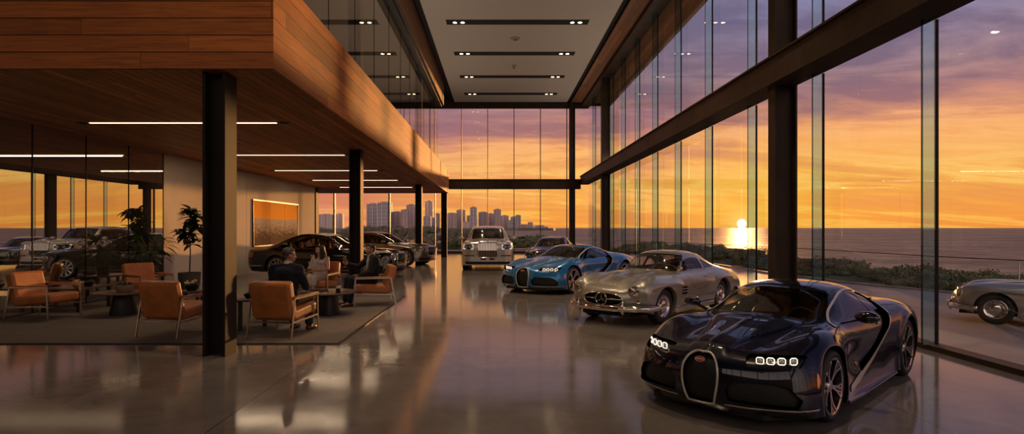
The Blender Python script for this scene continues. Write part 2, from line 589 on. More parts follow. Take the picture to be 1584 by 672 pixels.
# ------------------------------------------------------------------ car materials
def car_materials():
    def paint(name, col, metal=.35, rough=.28, coat=1.0):
        m, t, b = new_mat(name)
        b.inputs['Base Color'].default_value = (*col, 1); b.inputs['Metallic'].default_value = metal
        b.inputs['Roughness'].default_value = rough; b.inputs['Coat Weight'].default_value = coat; b.inputs['Coat Roughness'].default_value = .015
        c = t.coord(); n = t.noise(c, 900, 1)
        if max(col) < .1: b.inputs['Specular IOR Level'].default_value = .12
        t.link(t.ramp(n, [(.35, tuple(x*.8 for x in col)), (.75, tuple(min(1, x*1.25) for x in col))]), b.inputs['Base Color'])
        return m
    paint('paint_navy', (.004, .005, .016), .12, .25)
    paint('paint_blue', (.010, .165, .43), .30, .25)
    paint('paint_champagne', (.40, .375, .31), .55, .30)
    paint('paint_silver', (.42, .39, .37), .8, .30)
    paint('paint_white_silver', (.52, .50, .48), .55, .26)
    paint('paint_bronze_grey', (.19, .15, .115), .75, .28)
    paint('paint_black', (.008, .006, .006), .2, .2)
    paint('paint_charcoal', (.03, .03, .033), .5, .25)
    pbr('gap_black', (.003, .003, .003), .7)
    pbr('gloss_black', (.004, .004, .005), .12, coat=1)
    pbr('deep_black', (.003, .003, .004), .55)
    pbr('black_matte', (.006, .006, .006), .8)
    pbr('lamp_black', (.012, .012, .014), .2, coat=.6)
    pbr('satin_silver', (.66, .61, .54), .30, .35, coat=.5)
    pbr('chrome', (.74, .70, .64), .08, 1)
    pbr('alloy', (.58, .55, .52), .2, 1)
    pbr('dark_alloy', (.03, .03, .032), .35, .8)
    pbr('disc_metal', (.16, .155, .15), .35, 1)
    pbr('wheel_paint', (.33, .29, .22), .3, .6, coat=.6)
    pbr('rubber', (.012, .012, .012), .62)
    pbr('interior_dark', (.022, .014, .010), .7)
    pbr('dash_brown', (.045, .024, .013), .55)
    pbr('leather_brown', (.16, .065, .025), .5, var=.2)
    pbr('leather_cream', (.38, .25, .14), .5, var=.15)
    pbr('black_leather', (.012, .011, .011), .45)
    pbr('red_enamel', (.42, .025, .018), .2, coat=.8)
    pbr('white_plastic', (.8, .78, .74), .4)
    pbr('amber', (.75, .16, .02), .25, coat=.8, emit=(1, .22, .02), es=.15)
    pbr('lamp_lens', (.55, .53, .5), .05, .6, coat=1)
    emit_mat('led_white', (1, .86, .66), 1.5)
    # fine grille mesh: holes are a surface pattern
    m, t, b = new_mat('mesh_black')
    c = t.coord(); v = t.new('ShaderNodeTexVoronoi'); v.inputs['Scale'].default_value = 90; t.link(c, v.inputs['Vector'])
    t.link(t.ramp(v.outputs['Distance'], [(.3, (.002, .002, .002)), (.6, (.014, .013, .012))]), b.inputs['Base Color'])
    b.inputs['Roughness'].default_value = .6
    glass_mat('car_glass', (.34, .33, .31), 1.62, (1, 1, 1), 0, 1.3)
    glass_mat('screen_glass', (.62, .60, .56), 1.5)
    glass_mat('clear_lens', (.9, .9, .88), 1.5)
car_materials()
glass_mat('clear_glass', (.86, .85, .82), 1.5)
glass_mat('headlamp_glass', (.88, .86, .82), 1.6)
pbr('ivory_wheel', (.16, .055, .018), .3, coat=.6)
pbr('red_lamp', (.25, .01, .008), .15, coat=1)
emit_mat('drl_white', (1, .93, .82), .75)
pbr('marker_glass', (.22, .11, .05), .12, .2, coat=1)
# ------------------------------------------------------------------ the hypercar
def hyper_rows():
    X = lambda s: s
    R = []
    def row(x, y, z):
        x = list(x) if isinstance(x, (list, tuple)) else [x]*9
        R.append([(a, b, c) for a, b, c in zip(x, y, z)])
    L = .13
    row([2.20,2.19,2.15,2.08,2.00,1.92,1.85,1.79,1.76], [0,.26,.48,.66,.79,.88,.935,.96,.965], [.13]*9)
    row([2.265,2.25,2.20,2.13,2.05,1.96,1.87,1.79,1.70], [0,.26,.48,.67,.81,.90,.955,.98,.975], [.24,.24,.24,.24,.24,.23,.21,.18,L])
    row([2.285,2.26,2.20,2.125,2.03,1.93,1.82,1.72,1.62], [0,.26,.48,.67,.82,.91,.965,.985,.98], [.42,.42,.42,.42,.42,.40,.36,.27,L])
    row([2.26,2.215,2.14,2.05,1.95,1.84,1.73,1.62,1.54], [0,.26,.48,.67,.81,.905,.965,.99,.98], [.575,.575,.58,.595,.60,.56,.47,.33,L])
    row([2.16,2.10,2.00,1.89,1.77,1.67,1.58,1.50,1.46], [0,.26,.48,.66,.80,.90,.965,.99,.98], [.665,.655,.655,.685,.70,.665,.55,.37,L])
    row([1.87,1.83,1.73,1.62,1.52,1.46,1.42,1.38,1.36], [0,.26,.46,.63,.79,.91,.975,.995,.98], [.735,.715,.705,.755,.795,.75,.60,.40,L])
    row([1.52,1.49,1.42,1.34,1.26,1.22,1.20,1.18,1.17], [0,.26,.45,.62,.79,.92,.985,1.0,.98], [.79,.77,.75,.80,.84,.79,.62,.41,L])
    row([1.20,1.17,1.12,1.08,1.03,1.0,.98,.96,.95], [0,.27,.46,.62,.78,.90,.96,.975,.97], [.835,.825,.805,.82,.84,.78,.62,.41,L])
    row([1.00,.96,.88,.80,.75,.74,.73,.72,.72], [0,.28,.50,.66,.78,.87,.92,.94,.95], [.865,.86,.85,.845,.83,.76,.60,.40,L])
    row([.68,.65,.58,.50,.50,.50,.50,.50,.50], [0,.27,.49,.65,.79,.86,.90,.92,.94], [1.0,.995,.97,.935,.83,.75,.59,.39,L])
    row([.39,.37,.32,.25,.26,.25,.25,.25,.25], [0,.26,.46,.61,.80,.86,.89,.91,.94], [1.115,1.11,1.085,1.045,.84,.75,.59,.39,L])
    row([.10,.08,.05,0,0,0,0,0,0], [0,.25,.44,.58,.81,.87,.89,.91,.94], [1.19,1.185,1.16,1.115,.85,.76,.59,.39,L])
    row(-.22, [0,.25,.43,.57,.82,.88,.90,.91,.94], [1.212,1.205,1.18,1.135,.86,.77,.59,.39,L])
    row(-.50, [0,.24,.42,.57,.84,.91,.92,.92,.945], [1.20,1.19,1.165,1.11,.87,.78,.60,.39,L])
    row(-.80, [0,.23,.41,.58,.86,.95,.97,.96,.955], [1.155,1.145,1.115,1.05,.885,.79,.61,.39,L])
    row(-1.10, [0,.22,.40,.60,.84,.98,1.01,1.0,.97], [1.09,1.075,1.04,.985,.92,.82,.62,.40,L])
    row(-1.40, [0,.22,.40,.60,.82,.98,1.02,1.01,.97], [1.01,1.0,.975,.955,.93,.84,.63,.41,L])
    row(-1.75, [0,.22,.40,.60,.80,.95,1.0,1.0,.96], [.95,.945,.93,.92,.89,.80,.62,.41,.14])
    row(-2.05, [0,.22,.40,.58,.76,.90,.96,.96,.93], [.90,.895,.885,.87,.84,.77,.61,.42,.18])
    row(-2.22, [0,.22,.40,.57,.74,.87,.92,.92,.90], [.85,.85,.845,.83,.80,.73,.59,.43,.22])
    row(-2.22, [0,.22,.40,.56,.72,.84,.89,.89,.88], [.62,.62,.62,.62,.6,.56,.48,.38,.25])
    row(-2.12, [0,.22,.40,.56,.70,.82,.87,.88,.87], [.30]*6+[.29,.28,.26])
    return R

def sstep(t): 
    t = np.clip(t, 0, 1); return t*t*(3-2*t)

def make_hyper(name, label, loc, rz, scale, paint, group):
    root = thing(name, label, 'car', loc, rz, group, scale)
    def disp(D, U, V, N):
        D = D.copy()
        x, y, z = D[..., 0].copy(), D[..., 1].copy(), D[..., 2].copy()
        # raised spear along the bonnet and the centre spine
        edge = .22+.30*sstep((2.05-x)/1.25)
        m = sstep((x-.85)/.15)*sstep((2.22-x)/.2)*(U > 3)
        D[..., 2] += m*.022*sstep((edge-y)/.035)
        D[..., 2] += sstep((x-.95)/.1)*(U > 3.6)*.014*np.exp(-(y/.018)**2)
        # wheel arch flares
        for xc, zc, Rr, amp in ((1.355, .34, .40, .018), (-1.355, .355, .42, .03)):
            d = np.hypot(x-xc, z-zc)
            mm = np.exp(-((d-Rr)/.045)**2)*sstep((y-.75)/.12)
            D[..., 1] += amp*mm
        # scooped flank behind the front wheel, ahead of the side curve
        sc = np.exp(-((x-.55)/.42)**2)*np.exp(-((z-.50)/.17)**2)*sstep((y-.7)/.1)
        D[..., 1] -= .055*sc
        sc = np.exp(-((x+.30)/.5)**2)*np.exp(-((z-.70)/.06)**2)*sstep((y-.7)/.1)
        D[..., 1] += .012*sc
        return D
    S = Shell(hyper_rows(), k=9, iters=5, disp=disp, kv=9)
    S.freeze()
    FA, RA = (1.355, .34, .385), (-1.355, .355, .402)
    circ = lambda w: (lambda c: np.maximum(np.hypot(c['x']-w[0], c['z']-w[1])-w[2], .60-c['ay']))
    S.region('cut', circ(FA)); S.region('cut', circ(RA))
    # the big side curve
    Cc = smooth_poly([(.95,.20),(.50,.25),(.16,.32),(-.18,.41),(-.44,.52),(-.63,.66),(-.74,.81),(-.77,.93),(-.70,1.03),(-.50,1.095),(-.25,1.12),(-.02,1.108),(.22,1.05),(.46,.962),(.66,.872),(.84,.80)], 6, closed=False)
    Cpoly = np.concatenate([Cc, [(1.0, .75), (1.0, .165)]])
    C0 = lambda c: sdpoly(c['x'], c['z'], Cpoly)
    def Cf(c):
        e = .004; f = sdpoly(c['x'], c['z'], Cpoly)
        gx = (sdpoly(c['x']+e, c['z'], Cpoly)-f)/e; gz = (sdpoly(c['x'], c['z']+e, Cpoly)-f)/e
        l = np.hypot(gx, gz)+1e-6; q = (gx*c['nx']+gz*c['nz'])/l
        return f/np.sqrt(np.clip(1-q*q, .06, 1))
    side = lambda p: abs(p[1]) > .40
    off = lambda d: (lambda c: np.maximum(Cf(c)+d, .40-c['ay']))
    inner = lambda p: abs(p[1]) > .40
    belt = lambda x: .842+.035*np.clip((.8-x)/1.3, 0, 1)
    # side glass
    S.region('side_window', lambda c: np.maximum.reduce([Cf(c)+.030, belt(c['x'])-c['z'], -.40-c['x'], c['x']-.60, .40-c['ay']]))
    S.region('quarter_glass', lambda c: np.maximum.reduce([Cf(c)+.040, belt(c['x'])-c['z']+.01, -.66-c['x']-.4*(c['z']-.9), c['x']+.43, .40-c['ay']]))
    # the dark crescent between door and curve
    dr = smooth_poly([(-.50,.90),(-.50,.80),(-.44,.69),(-.31,.58),(-.10,.49),(.15,.43),(.45,.38)], 6, closed=False)
    dpoly = np.concatenate([dr, [(1.3,.22),(1.3,1.3),(-.50,1.3)]])
    S.region('side_intake', lambda c: np.maximum.reduce([Cf(c)+.012, -sdpoly(c['x'], c['z'], dpoly), c['x']-.30, .40-c['ay']]))
    S.region('window_frame', lambda c: np.maximum.reduce([Cf(c)+.018, belt(c['x'])-.012-c['z'], c['x']-.66, .40-c['ay']]))
    # bright strip following the curve, wider towards the sill
    S.region('side_trim', lambda c: np.maximum.reduce([np.abs(Cf(c)-.004)-(.014+.022*np.clip((.50-c['z'])/.3, 0, 1)), c['x']-.80, .36-c['ay'], np.where(c['z'] < .12, 1., -1.)]))
    # door
    dd = np.concatenate([smooth_poly([(-.48,.89),(-.48,.80),(-.42,.70),(-.29,.59),(-.10,.505),(.15,.44)], 5, closed=False), [(.42,.385)], smooth_poly([(.52,.40),(.66,.50),(.73,.61),(.70,.74),(.60,.835)], 5, closed=False)])
    df = lambda c: np.maximum(sdpoly(c['x'], c['z'], dd), .40-c['ay'])
    S.groove(df, .0035, side)
    S.region('door', df)
    # windscreen and its black surround
    S.region('windscreen', lambda c: np.maximum.reduce([8.28-c['u'], c['u']-10.35, c['v']-2.62]))
    S.region('screen_frame', lambda c: np.maximum.reduce([8.06-c['u'], c['u']-10.6, c['v']-2.80]))
    S.region('roof_panel', lambda c: np.maximum.reduce([10.6-c['u'], c['u']-14.2, c['v']-1.15-.0*c['u']]))
    # bonnet shut line
    S.groove(lambda c: np.maximum.reduce([c['v']-3.0, 4.45-c['u'], c['u']-7.75]), .02, lambda p: p[2] > .5)
    # nose
    gp = [(0,.652),(.08,.645),(.145,.60),(.182,.53),(.194,.45),(.188,.36),(.168,.27),(.148,.205),(.13,.178),(0,.172)]
    gpoly = np.array([(-a, b) for a, b in gp[::-1]]+gp[1:-1])
    front = lambda c: np.where((c['x'] > 1.6) & (c['u'] < 4.9), -1., 1.)
    gf = lambda c: np.maximum(sdpoly(c['ay'], c['z'], gpoly), 2.0-c['x'])
    S.region('grille', gf, lambda p: p[0] > 1.9)
    hp = [(.44,.572),(.80,.572),(.85,.585),(.855,.665),(.80,.675),(.40,.655)]
    hf = lambda c: np.maximum(sdpoly(c['ay'], c['z'], hp)-.006, 1.55-c['x'])
    S.region('headlight', hf, lambda p: p[0] > 1.6 and p[6] < 6)
    ip = [(.30,.25),(.86,.235),(.885,.30),(.80,.40),(.68,.43),(.34,.42),(.28,.34)]
    S.region('intake', lambda c: np.maximum(sdpoly(c['ay'], c['z'], ip)-.012, 1.75-c['x']), lambda p: p[0] > 1.7)
    S.region('splitter_trim', lambda c: np.maximum.reduce([np.abs(c['z']-.205-.02*(c['ay'] > .5)*(c['ay']-.5))-.007, .24-c['ay'], 1.80-c['x'], c['u']-3]))
    S.region('splitter', lambda c: np.maximum.reduce([c['z']-.205, 1.80-c['x']+.0*c['z'], c['u']-2.6]))
    S.region('marker', lambda c: np.maximum.reduce([sdpoly(c['x'], c['z'], [(1.80,.40),(1.785,.47),(1.755,.53),(1.765,.46)])-.006, .8-c['ay']]))
    # tail
    S.region('tail_panel', lambda c: np.maximum.reduce([19.6-c['u'], c['z']-.76, .34-c['z'], c['ay']-.86]))
    S.region('engine_cover', lambda c: np.maximum.reduce([13.8-c['u'], c['u']-17.6, c['v']-1.9]))
    lip = lambda p: any(abs(math.hypot(p[0]-w[0], p[2]-w[1])-w[2]) < .006 for w in (FA, RA)) and abs(p[1]) > .6
    body = S.mesh('body', ['body', 'gap', 'splitter', 'engine_cover'], [paint, 'gap_black', 'gloss_black', 'gloss_black'], root, lip=lip)
    for sd in (1, -1):
        S.mesh('door', ['door'], [paint], root, side=sd)
        S.mesh('side_window', ['side_window'], ['car_glass'], root, off=-.004, side=sd)
        S.mesh('quarter_window', ['quarter_glass'], ['car_glass'], root, off=-.004, side=sd)
        S.mesh('side_intake', ['side_intake'], ['deep_black'], root, inset=.07, side=sd)
        S.mesh('window_frame', ['window_frame'], ['gloss_black'], root, side=sd)
        o = S.mesh('side_trim', ['side_trim'], ['satin_silver'], root, off=.008, thick=.008, side=sd)
        h = S.mesh('headlight', ['headlight'], ['lamp_black'], root, inset=.03, side=sd)
        S.mesh('air_intake', ['intake'], ['mesh_black'], root, inset=.05, side=sd)
        S.mesh('splitter_trim', ['splitter_trim'], ['satin_silver'], root, off=.008, thick=.008, side=sd)
        S.mesh('side_marker', ['marker'], ['amber'], root, off=.003, thick=.003, side=sd)
        for k in range(4):                                  # four square lamps in each slot
            yy = (.53+.089*k)
            p, n = S.at('x', yy, .622+.003*k)
            p = Vector((p.x, p.y*sd, p.z)); n = Vector((n.x, n.y*sd, 0)).normalized()
            t = Vector((-n.y, n.x, 0)); up = Vector((0, 0, 1))
            c = p-n*.012
            m = MB(); sq = [c+t*a*.033+up*b*.030 for a, b in ((-1,-.6),(-.6,-1),(.6,-1),(1,-.6),(1,.6),(.6,1),(-.6,1),(-1,.6))]
            m.tube(sq, .0055, 6, closed=True)
            m.build('led_ring', 'led_white', h, smooth=60)
            m = MB(); m.ball(c-n*.006, (.02, .02, .018), 12, 8)
            m.build('lamp_lens', 'lamp_lens', h, smooth=60)
    S.mesh('windscreen', ['windscreen'], ['screen_glass'], root, off=-.004)
    S.mesh('windscreen_surround', ['screen_frame'], ['gloss_black'], root)
    S.mesh('roof_panel', ['roof_panel'], ['gloss_black'], root)
    S.mesh('tail_panel', ['tail_panel'], ['mesh_black'], root, inset=.04)
    g = S.mesh('grille', ['grille'], ['mesh_black'], root, inset=.045)
    ring = [('x', a, b) for a, b in smooth_poly(gpoly, 4)]
    tube_on(S, ring, .012, 'grille_frame', 'satin_silver', root, 8, True, .004)
    # enamel badge with white lettering
    p, n = S.at('x', 0, .585)
    n = Vector((n.x, 0, n.z)).normalized(); T = Matrix.Translation(p+n*.004) @ rot_to(n)
    bd = MB(); bd.lathe([(0, .010), (.036, .010), (.040, .006), (.041, -.012)], 28, T @ Matrix.Diagonal((1.0, 1.0, 1, 1)) @ Matrix.Diagonal((1.3, .62, 1, 1)))
    b = bd.build('badge', 'red_enamel', g, smooth=40)
    bd = MB(); sc = Matrix.Diagonal((1.3, .62, 1, 1))
    bd.tube([T @ sc @ Vector((.041*math.cos(a), .041*math.sin(a), .009)) for a in [2*PI*i/28 for i in range(28)]], .0028, 6, closed=True)
    bd.build('badge_rim', 'satin_silver', g, smooth=60)
    cu = bpy.data.curves.new('badge_lettering', 'FONT'); cu.body = 'BUGATTI'; cu.size = .023; cu.align_x = 'CENTER'; cu.align_y = 'CENTER'; cu.extrude = .001
    to = bpy.data.objects.new('tmp', cu); COL.objects.link(to)
    bpy.context.view_layer.update()
    me = bpy.data.meshes.new_from_object(to.evaluated_get(bpy.context.evaluated_depsgraph_get()))
    bpy.data.objects.remove(to)
    me.name = 'badge_lettering'; me.materials.clear(); me.materials.append(M['white_plastic'])
    lo = link('badge_lettering', me, g)
    zc = n; xa = Vector((0, 1, 0)); ya = zc.cross(xa)
    R4 = Matrix((( xa.x, ya.x, zc.x, 0), (xa.y, ya.y, zc.y, 0), (xa.z, ya.z, zc.z, 0), (0, 0, 0, 1)))
    lo.matrix_local = Matrix.Translation(p+n*.0155) @ R4
    # bonnet spine highlight and edges
    for sd in (1, -1):
        pts = []
        for i in range(12):
            x = 2.0-1.05*i/11
            e = .22+.30*float(sstep((2.05-x)/1.25))
            a, nn = S.at('z', x, e-.004)
            pts.append(Vector((a.x, a.y*sd, a.z-.001)))
        MB().tube(pts, .0035, 6).build('bonnet_crease', paint, root, smooth=60)
    # mirrors
    for sd in (1, -1):
        m = MB()
        m.bar([(.62, sd*.80, .845), (.58, sd*.93, .885), (.56, sd*.99, .90)], .05, .018)
        mo = m.build('mirror', 'gloss_black', root, smooth=60)
        m = MB(); m.ball((.55, sd*1.045, .925), (.075, .125, .062), 18, 12)
        m.build('mirror_housing', 'gloss_black' , mo, smooth=90)
    # door handle
    for sd in (1, -1):
        p, n = S.at('y', -.40, .755)
        m = MB(); m.bar([(p.x-.04, sd*(p.y+.004), p.z), (p.x+.05, sd*(p.y+.008), p.z)], .018, .022)
        m.build('door_handle', 'satin_silver', root, smooth=40, bevel=.004)
    # sills
    for sd in (1, -1):
        m = MB(); m.prism([(.93, .80), (.93, .985), (.45, 1.0), (-.6, .985), (-.93, .985), (-.93, .80)], .095, .13, Matrix.Diagonal((1, sd, 1, 1)))
        m.build('side_sill', 'gloss_black', root, smooth=0, bevel=.008)
    # wheels and arches
    for sd in (1, -1):
        make_wheel(root, FA[0], sd*.972, .34, .27, .272, 'y', sd)
        make_wheel(root, RA[0], sd*1.005, .355, .32, .278, 'y', sd)
    arch_liner(root, FA[0], FA[1], .405, .55, .93)
    arch_liner(root, RA[0], RA[1], .42, .55, .95)
    m = MB(); m.prism([(2.15, -.6), (2.15, .6), (1.75, .9), (1.75, .62), (.95, .62), (.95, .93), (-.93, .93), (-.93, .6), (-1.8, .6), (-1.8, .88), (-2.1, .84), (-2.1, -.84), (-1.8, -.88), (-1.8, -.6), (-.93, -.6), (-.93, -.93), (.95, -.93), (.95, -.62), (1.75, -.62), (1.75, -.9)], .10, .15)
    m.build('underbody', 'black_matte', root, smooth=0)
    # cabin
    m = MB(); m.box((-.75, -.72, .16), (.95, .72, .22)); m.box((-.80, -.72, .2), (-.74, .72, 1.0)); m.box((.2, -.11, .2), (.85, .11, .55)); m.box((-.7, -.1, .2), (.2, .1, .42))
    m.build('cabin_floor', 'interior_dark', root, smooth=0)
    m = MB(); m.grid(lambda u, v: Vector((.98-.36*v+.02*math.sin(u*PI), (u-.5)*1.42, .78+.055*math.sin(v*PI)+.03*math.sin(u*PI)-(.16*max(0, v-.75)*4))), 16, 12)
    o = m.build('dashboard', 'dash_brown', root, smooth=60)
    steering(root, .48, .36, .80, .175)
    for sd in (1, -1): car_seat(root, -.28, sd*.36, .32, .52, 'leather_brown', .70)
    return root
# ------------------------------------------------------------------ the classic gullwing coupe
def gull_rows():
    R = []
    def row(x, y, z):
        x = list(x) if isinstance(x, (list, tuple)) else [x]*9
        R.append([(a, b, c) for a, b, c in zip(x, y, z)])
    row([1.92,1.905,1.86,1.80,1.74,1.68,1.62,1.59,1.56], [0,.24,.42,.56,.66,.73,.77,.79,.79], [.27,.27,.27,.27,.26,.25,.24,.23,.22])
    row([1.985,1.97,1.925,1.865,1.805,1.735,1.66,1.58,1.50], [0,.24,.43,.58,.69,.77,.81,.825,.80], [.42,.42,.42,.43,.43,.42,.40,.35,.22])
    row([1.985,1.965,1.91,1.86,1.815,1.745,1.65,1.54,1.42], [0,.24,.43,.58,.70,.79,.83,.84,.80], [.58,.58,.585,.595,.60,.59,.55,.42,.21])
    row([1.93,1.905,1.85,1.82,1.785,1.70,1.58,1.46,1.34], [0,.24,.42,.57,.69,.79,.84,.85,.80], [.68,.68,.685,.73,.745,.72,.64,.45,.20])
    row([1.76,1.74,1.69,1.68,1.66,1.58,1.47,1.36,1.27], [0,.24,.41,.55,.67,.79,.85,.86,.80], [.755,.755,.745,.81,.835,.79,.68,.46,.20])
    row([1.47,1.46,1.42,1.40,1.38,1.33,1.26,1.18,1.12], [0,.24,.41,.53,.66,.79,.86,.87,.80], [.82,.82,.80,.86,.885,.82,.69,.46,.19])
    row([1.1,1.1,1.08,1.06,1.04,1.0,.97,.93,.9], [0,.24,.42,.53,.66,.79,.86,.87,.80], [.87,.87,.85,.88,.895,.82,.69,.46,.18])
    row(.75, [0,.25,.43,.55,.67,.79,.855,.865,.80], [.905,.905,.89,.895,.89,.82,.69,.46,.18])
    row([.53,.50,.44,.36,.34,.34,.34,.34,.34], [0,.27,.46,.60,.69,.79,.85,.86,.80], [.935,.93,.92,.91,.885,.82,.69,.46,.18])
    row([.37,.35,.28,.19,.17,.17,.17,.17,.17], [0,.27,.46,.585,.70,.79,.85,.86,.80], [1.06,1.055,1.045,1.02,.89,.82,.69,.46,.18])
    row([.19,.17,.11,.02,.02,.02,.02,.02,.02], [0,.26,.45,.56,.705,.79,.85,.86,.80], [1.19,1.185,1.17,1.13,.895,.82,.69,.46,.18])
    row([.02,.0,-.05,-.12,-.12,-.12,-.12,-.12,-.12], [0,.25,.42,.53,.71,.79,.85,.86,.80], [1.27,1.265,1.245,1.20,.90,.82,.69,.46,.18])
    row(-.32, [0,.24,.41,.525,.715,.79,.85,.86,.80], [1.32,1.313,1.288,1.235,.905,.82,.69,.46,.18])
    row(-.60, [0,.24,.41,.525,.72,.795,.855,.86,.80], [1.31,1.302,1.275,1.21,.91,.825,.69,.46,.18])
    row(-.88, [0,.24,.41,.525,.72,.80,.86,.865,.80], [1.255,1.245,1.215,1.14,.915,.83,.69,.46,.18])
    row(-1.15, [0,.24,.42,.535,.71,.805,.865,.87,.80], [1.145,1.135,1.10,1.035,.92,.835,.69,.46,.18])
    row(-1.45, [0,.24,.42,.55,.69,.80,.86,.865,.80], [1.02,1.01,.985,.95,.90,.82,.68,.46,.18])
    row(-1.80, [0,.24,.42,.56,.68,.78,.835,.84,.78], [.91,.905,.89,.87,.84,.775,.65,.44,.20])
    row(-2.15, [0,.24,.42,.55,.66,.74,.785,.79,.74], [.79,.79,.78,.765,.74,.69,.58,.42,.24])
    row(-2.38, [0,.23,.40,.53,.62,.69,.73,.73,.70], [.64,.64,.64,.63,.615,.58,.50,.40,.28])
    row(-2.38, [0,.23,.40,.52,.60,.66,.69,.69,.66], [.42]*6+[.40,.36,.30])
    row(-2.28, [0,.23,.40,.51,.58,.63,.66,.66,.65], [.28]*9)
    return R

def make_gull(name, label, loc, rz, scale, group):
    root = thing(name, label, 'car', loc, rz, group, scale)
    paint = 'paint_champagne'
    def disp(D, U, V, N):
        D = D.copy(); x, y, z = D[..., 0].copy(), D[..., 1].copy(), D[..., 2].copy()
        # two power bulges on the bonnet
        m = sstep((1.72-x)/.5)*sstep((x-.62)/.12)*(U > 3)
        D[..., 2] += m*.028*sstep((.10-np.abs(y-.235))/.05)
        # eyebrow blisters above the wheel openings
        for xc, L, zc in ((1.12, .56, .735), (-1.27, .46, .735)):
            s = np.clip((x-xc)/L, -1, 1)
            zz = zc-.05*s*s
            ridge = np.where(z < zz, np.exp(-((z-zz)/.034)**2), np.exp(-((z-zz)/.08)**2))
            D[..., 1] += .038*ridge*(1-s**4)*sstep((y-.6)/.1)
        # flank tuck below the blister
        D[..., 1] -= .018*np.exp(-((z-.56)/.13)**2)*np.exp(-((x+.05)/.75)**2)*sstep((y-.65)/.1)
        return D
    S = Shell(gull_rows(), k=8, iters=4, disp=disp, kv=9)
    S.freeze()
    FA, RA = (1.2, .33, .372), (-1.2, .33, .372)
    for w in (FA, RA):
        S.region('cut', lambda c: np.maximum(np.hypot(c['x']-w[0], c['z']-w[1])-w[2], .50-c['ay']))
    sel = lambda p: abs(p[1]) > .40
    belt = .935
    wp = np.array([(.27,belt),(.08,1.105),(-.06,1.17),(-.30,1.192),(-.50,1.182),(-.56,1.16),(-.56,belt)])
    qp = np.array([(-.62,belt),(-.62,1.145),(-.80,1.085),(-.98,1.0),(-1.05,belt+.005)])
    S.region('side_window', lambda c: np.maximum(sdpoly(c['x'], c['z'], wp)+.013, .40-c['ay']), sel)
    S.region('quarter_glass', lambda c: np.maximum(sdpoly(c['x'], c['z'], qp)+.010, .40-c['ay']), sel)
    S.region('window_trim', lambda c: np.maximum(np.minimum(sdpoly(c['x'], c['z'], wp), sdpoly(c['x'], c['z'], qp)), .40-c['ay']), sel)
    S.region('windscreen', lambda c: np.maximum.reduce([8.22-c['u'], c['u']-10.75, c['v']-2.72]))
    S.region('windscreen_trim', lambda c: np.maximum.reduce([8.05-c['u'], c['u']-10.88, c['v']-2.84]))
    S.region('rear_window', lambda c: np.maximum.reduce([13.35-c['u'], c['u']-15.4, c['v']-2.6]))
    S.region('rear_trim', lambda c: np.maximum.reduce([13.2-c['u'], c['u']-15.52, c['v']-2.75]))
    dd = np.concatenate([[(.30,.93)], smooth_poly([(.26,.88),(.20,.72),(.10,.60),(-.06,.555)], 5, closed=False), smooth_poly([(-.30,.56),(-.50,.60),(-.60,.70),(-.61,.85),(-.60,.94)], 5, closed=False)])
    df = lambda c: np.maximum(sdpoly(c['x'], c['z'], dd), .40-c['ay'])
    S.groove(df, .004, sel)
    S.region('door', df)
    S.groove(lambda c: np.maximum.reduce([c['v']-2.45, 3.5-c['u'], c['u']-7.4]), .016, lambda p: p[2] > .6)
    # flank vents
    vents = lambda c: np.maximum(sdpoly(c['x'], c['z'], [(.66,.50),(.62,.655),(.40,.655),(.42,.50)]), .4-c['ay'])
    S.region('vent', vents, sel)
    # grille mouth
    mp = [(.40*math.copysign(abs(math.cos(a))**.8, math.cos(a)), .485+(.115)*math.copysign(abs(math.sin(a))**.8, math.sin(a))-.0*abs(math.cos(a))) for a in [2*PI*i/40 for i in range(40)]]
    S.region('grille', lambda c: np.maximum(sdpoly(c['y'], c['z'], mp), 1.7-c['x']))
    S.region('cut', lambda c: np.maximum(np.hypot(c['ay']-.585, c['z']-.648)-.100, 1.55-c['x']))
    lip = lambda p: any(abs(math.hypot(p[0]-w[0], p[2]-w[1])-w[2]) < .006 for w in (FA, RA)) and abs(p[1]) > .5
    S.mesh('body', ['body', 'gap'], [paint, 'gap_black'], root, lip=lip)
    for sd in (1, -1):
        S.mesh('door', ['door'], [paint], root, side=sd)
        S.mesh('side_window', ['side_window'], ['clear_glass'], root, off=-.006, side=sd)
        S.mesh('quarter_window', ['quarter_glass'], ['clear_glass'], root, off=-.006, side=sd)
        S.mesh('window_trim', ['window_trim'], ['chrome'], root, off=.003, thick=.01, side=sd)
        vn = S.mesh('side_vent', ['vent'], ['deep_black'], root, inset=.03, side=sd)
        for k in range(2):
            a, n = S.at('y', .53, .552+.052*k)
            MB().bar([(.645-.012*k, sd*(a.y-.002), .552+.052*k), (.405, sd*(a.y-.002), .552+.052*k)], .018, .016).build('vent_slat', paint, vn, smooth=40, bevel=.004)
    S.mesh('windscreen', ['windscreen'], ['clear_glass'], root, off=-.004)
    S.mesh('windscreen_trim', ['windscreen_trim'], ['chrome'], root, off=.003, thick=.01)
    S.mesh('rear_window', ['rear_window'], ['clear_glass'], root, off=-.004)
    S.mesh('rear_window_trim', ['rear_trim'], ['chrome'], root, off=.003, thick=.01)
    g = S.mesh('grille', ['grille'], ['mesh_black'], root, inset=.09)
    tube_on(S, [('x', a, b) for a, b in mp], .012, 'grille_frame', 'chrome', root, 8, True, .002)
    # bar and three-pointed star in a ring
    m = MB()
    for sd in (1, -1):
        pts = []
        for i in range(6):
            y = sd*(.10+.29*i/5); p, n = S.at('x', y, .49); pts.append(Vector((p.x-.015, y, .49)))
        m.tube(pts, [.016, .015, .014, .012, .010, .008], 8)
    m.build('grille_bar', 'chrome', g, smooth=60)
    p, n = S.at('x', 0, .49); c = Vector((p.x+.0, 0, .49))
    T = Matrix.Translation(c) @ Matrix.Rotation(PI/2, 4, 'Y')
    m = MB(); rs = .112
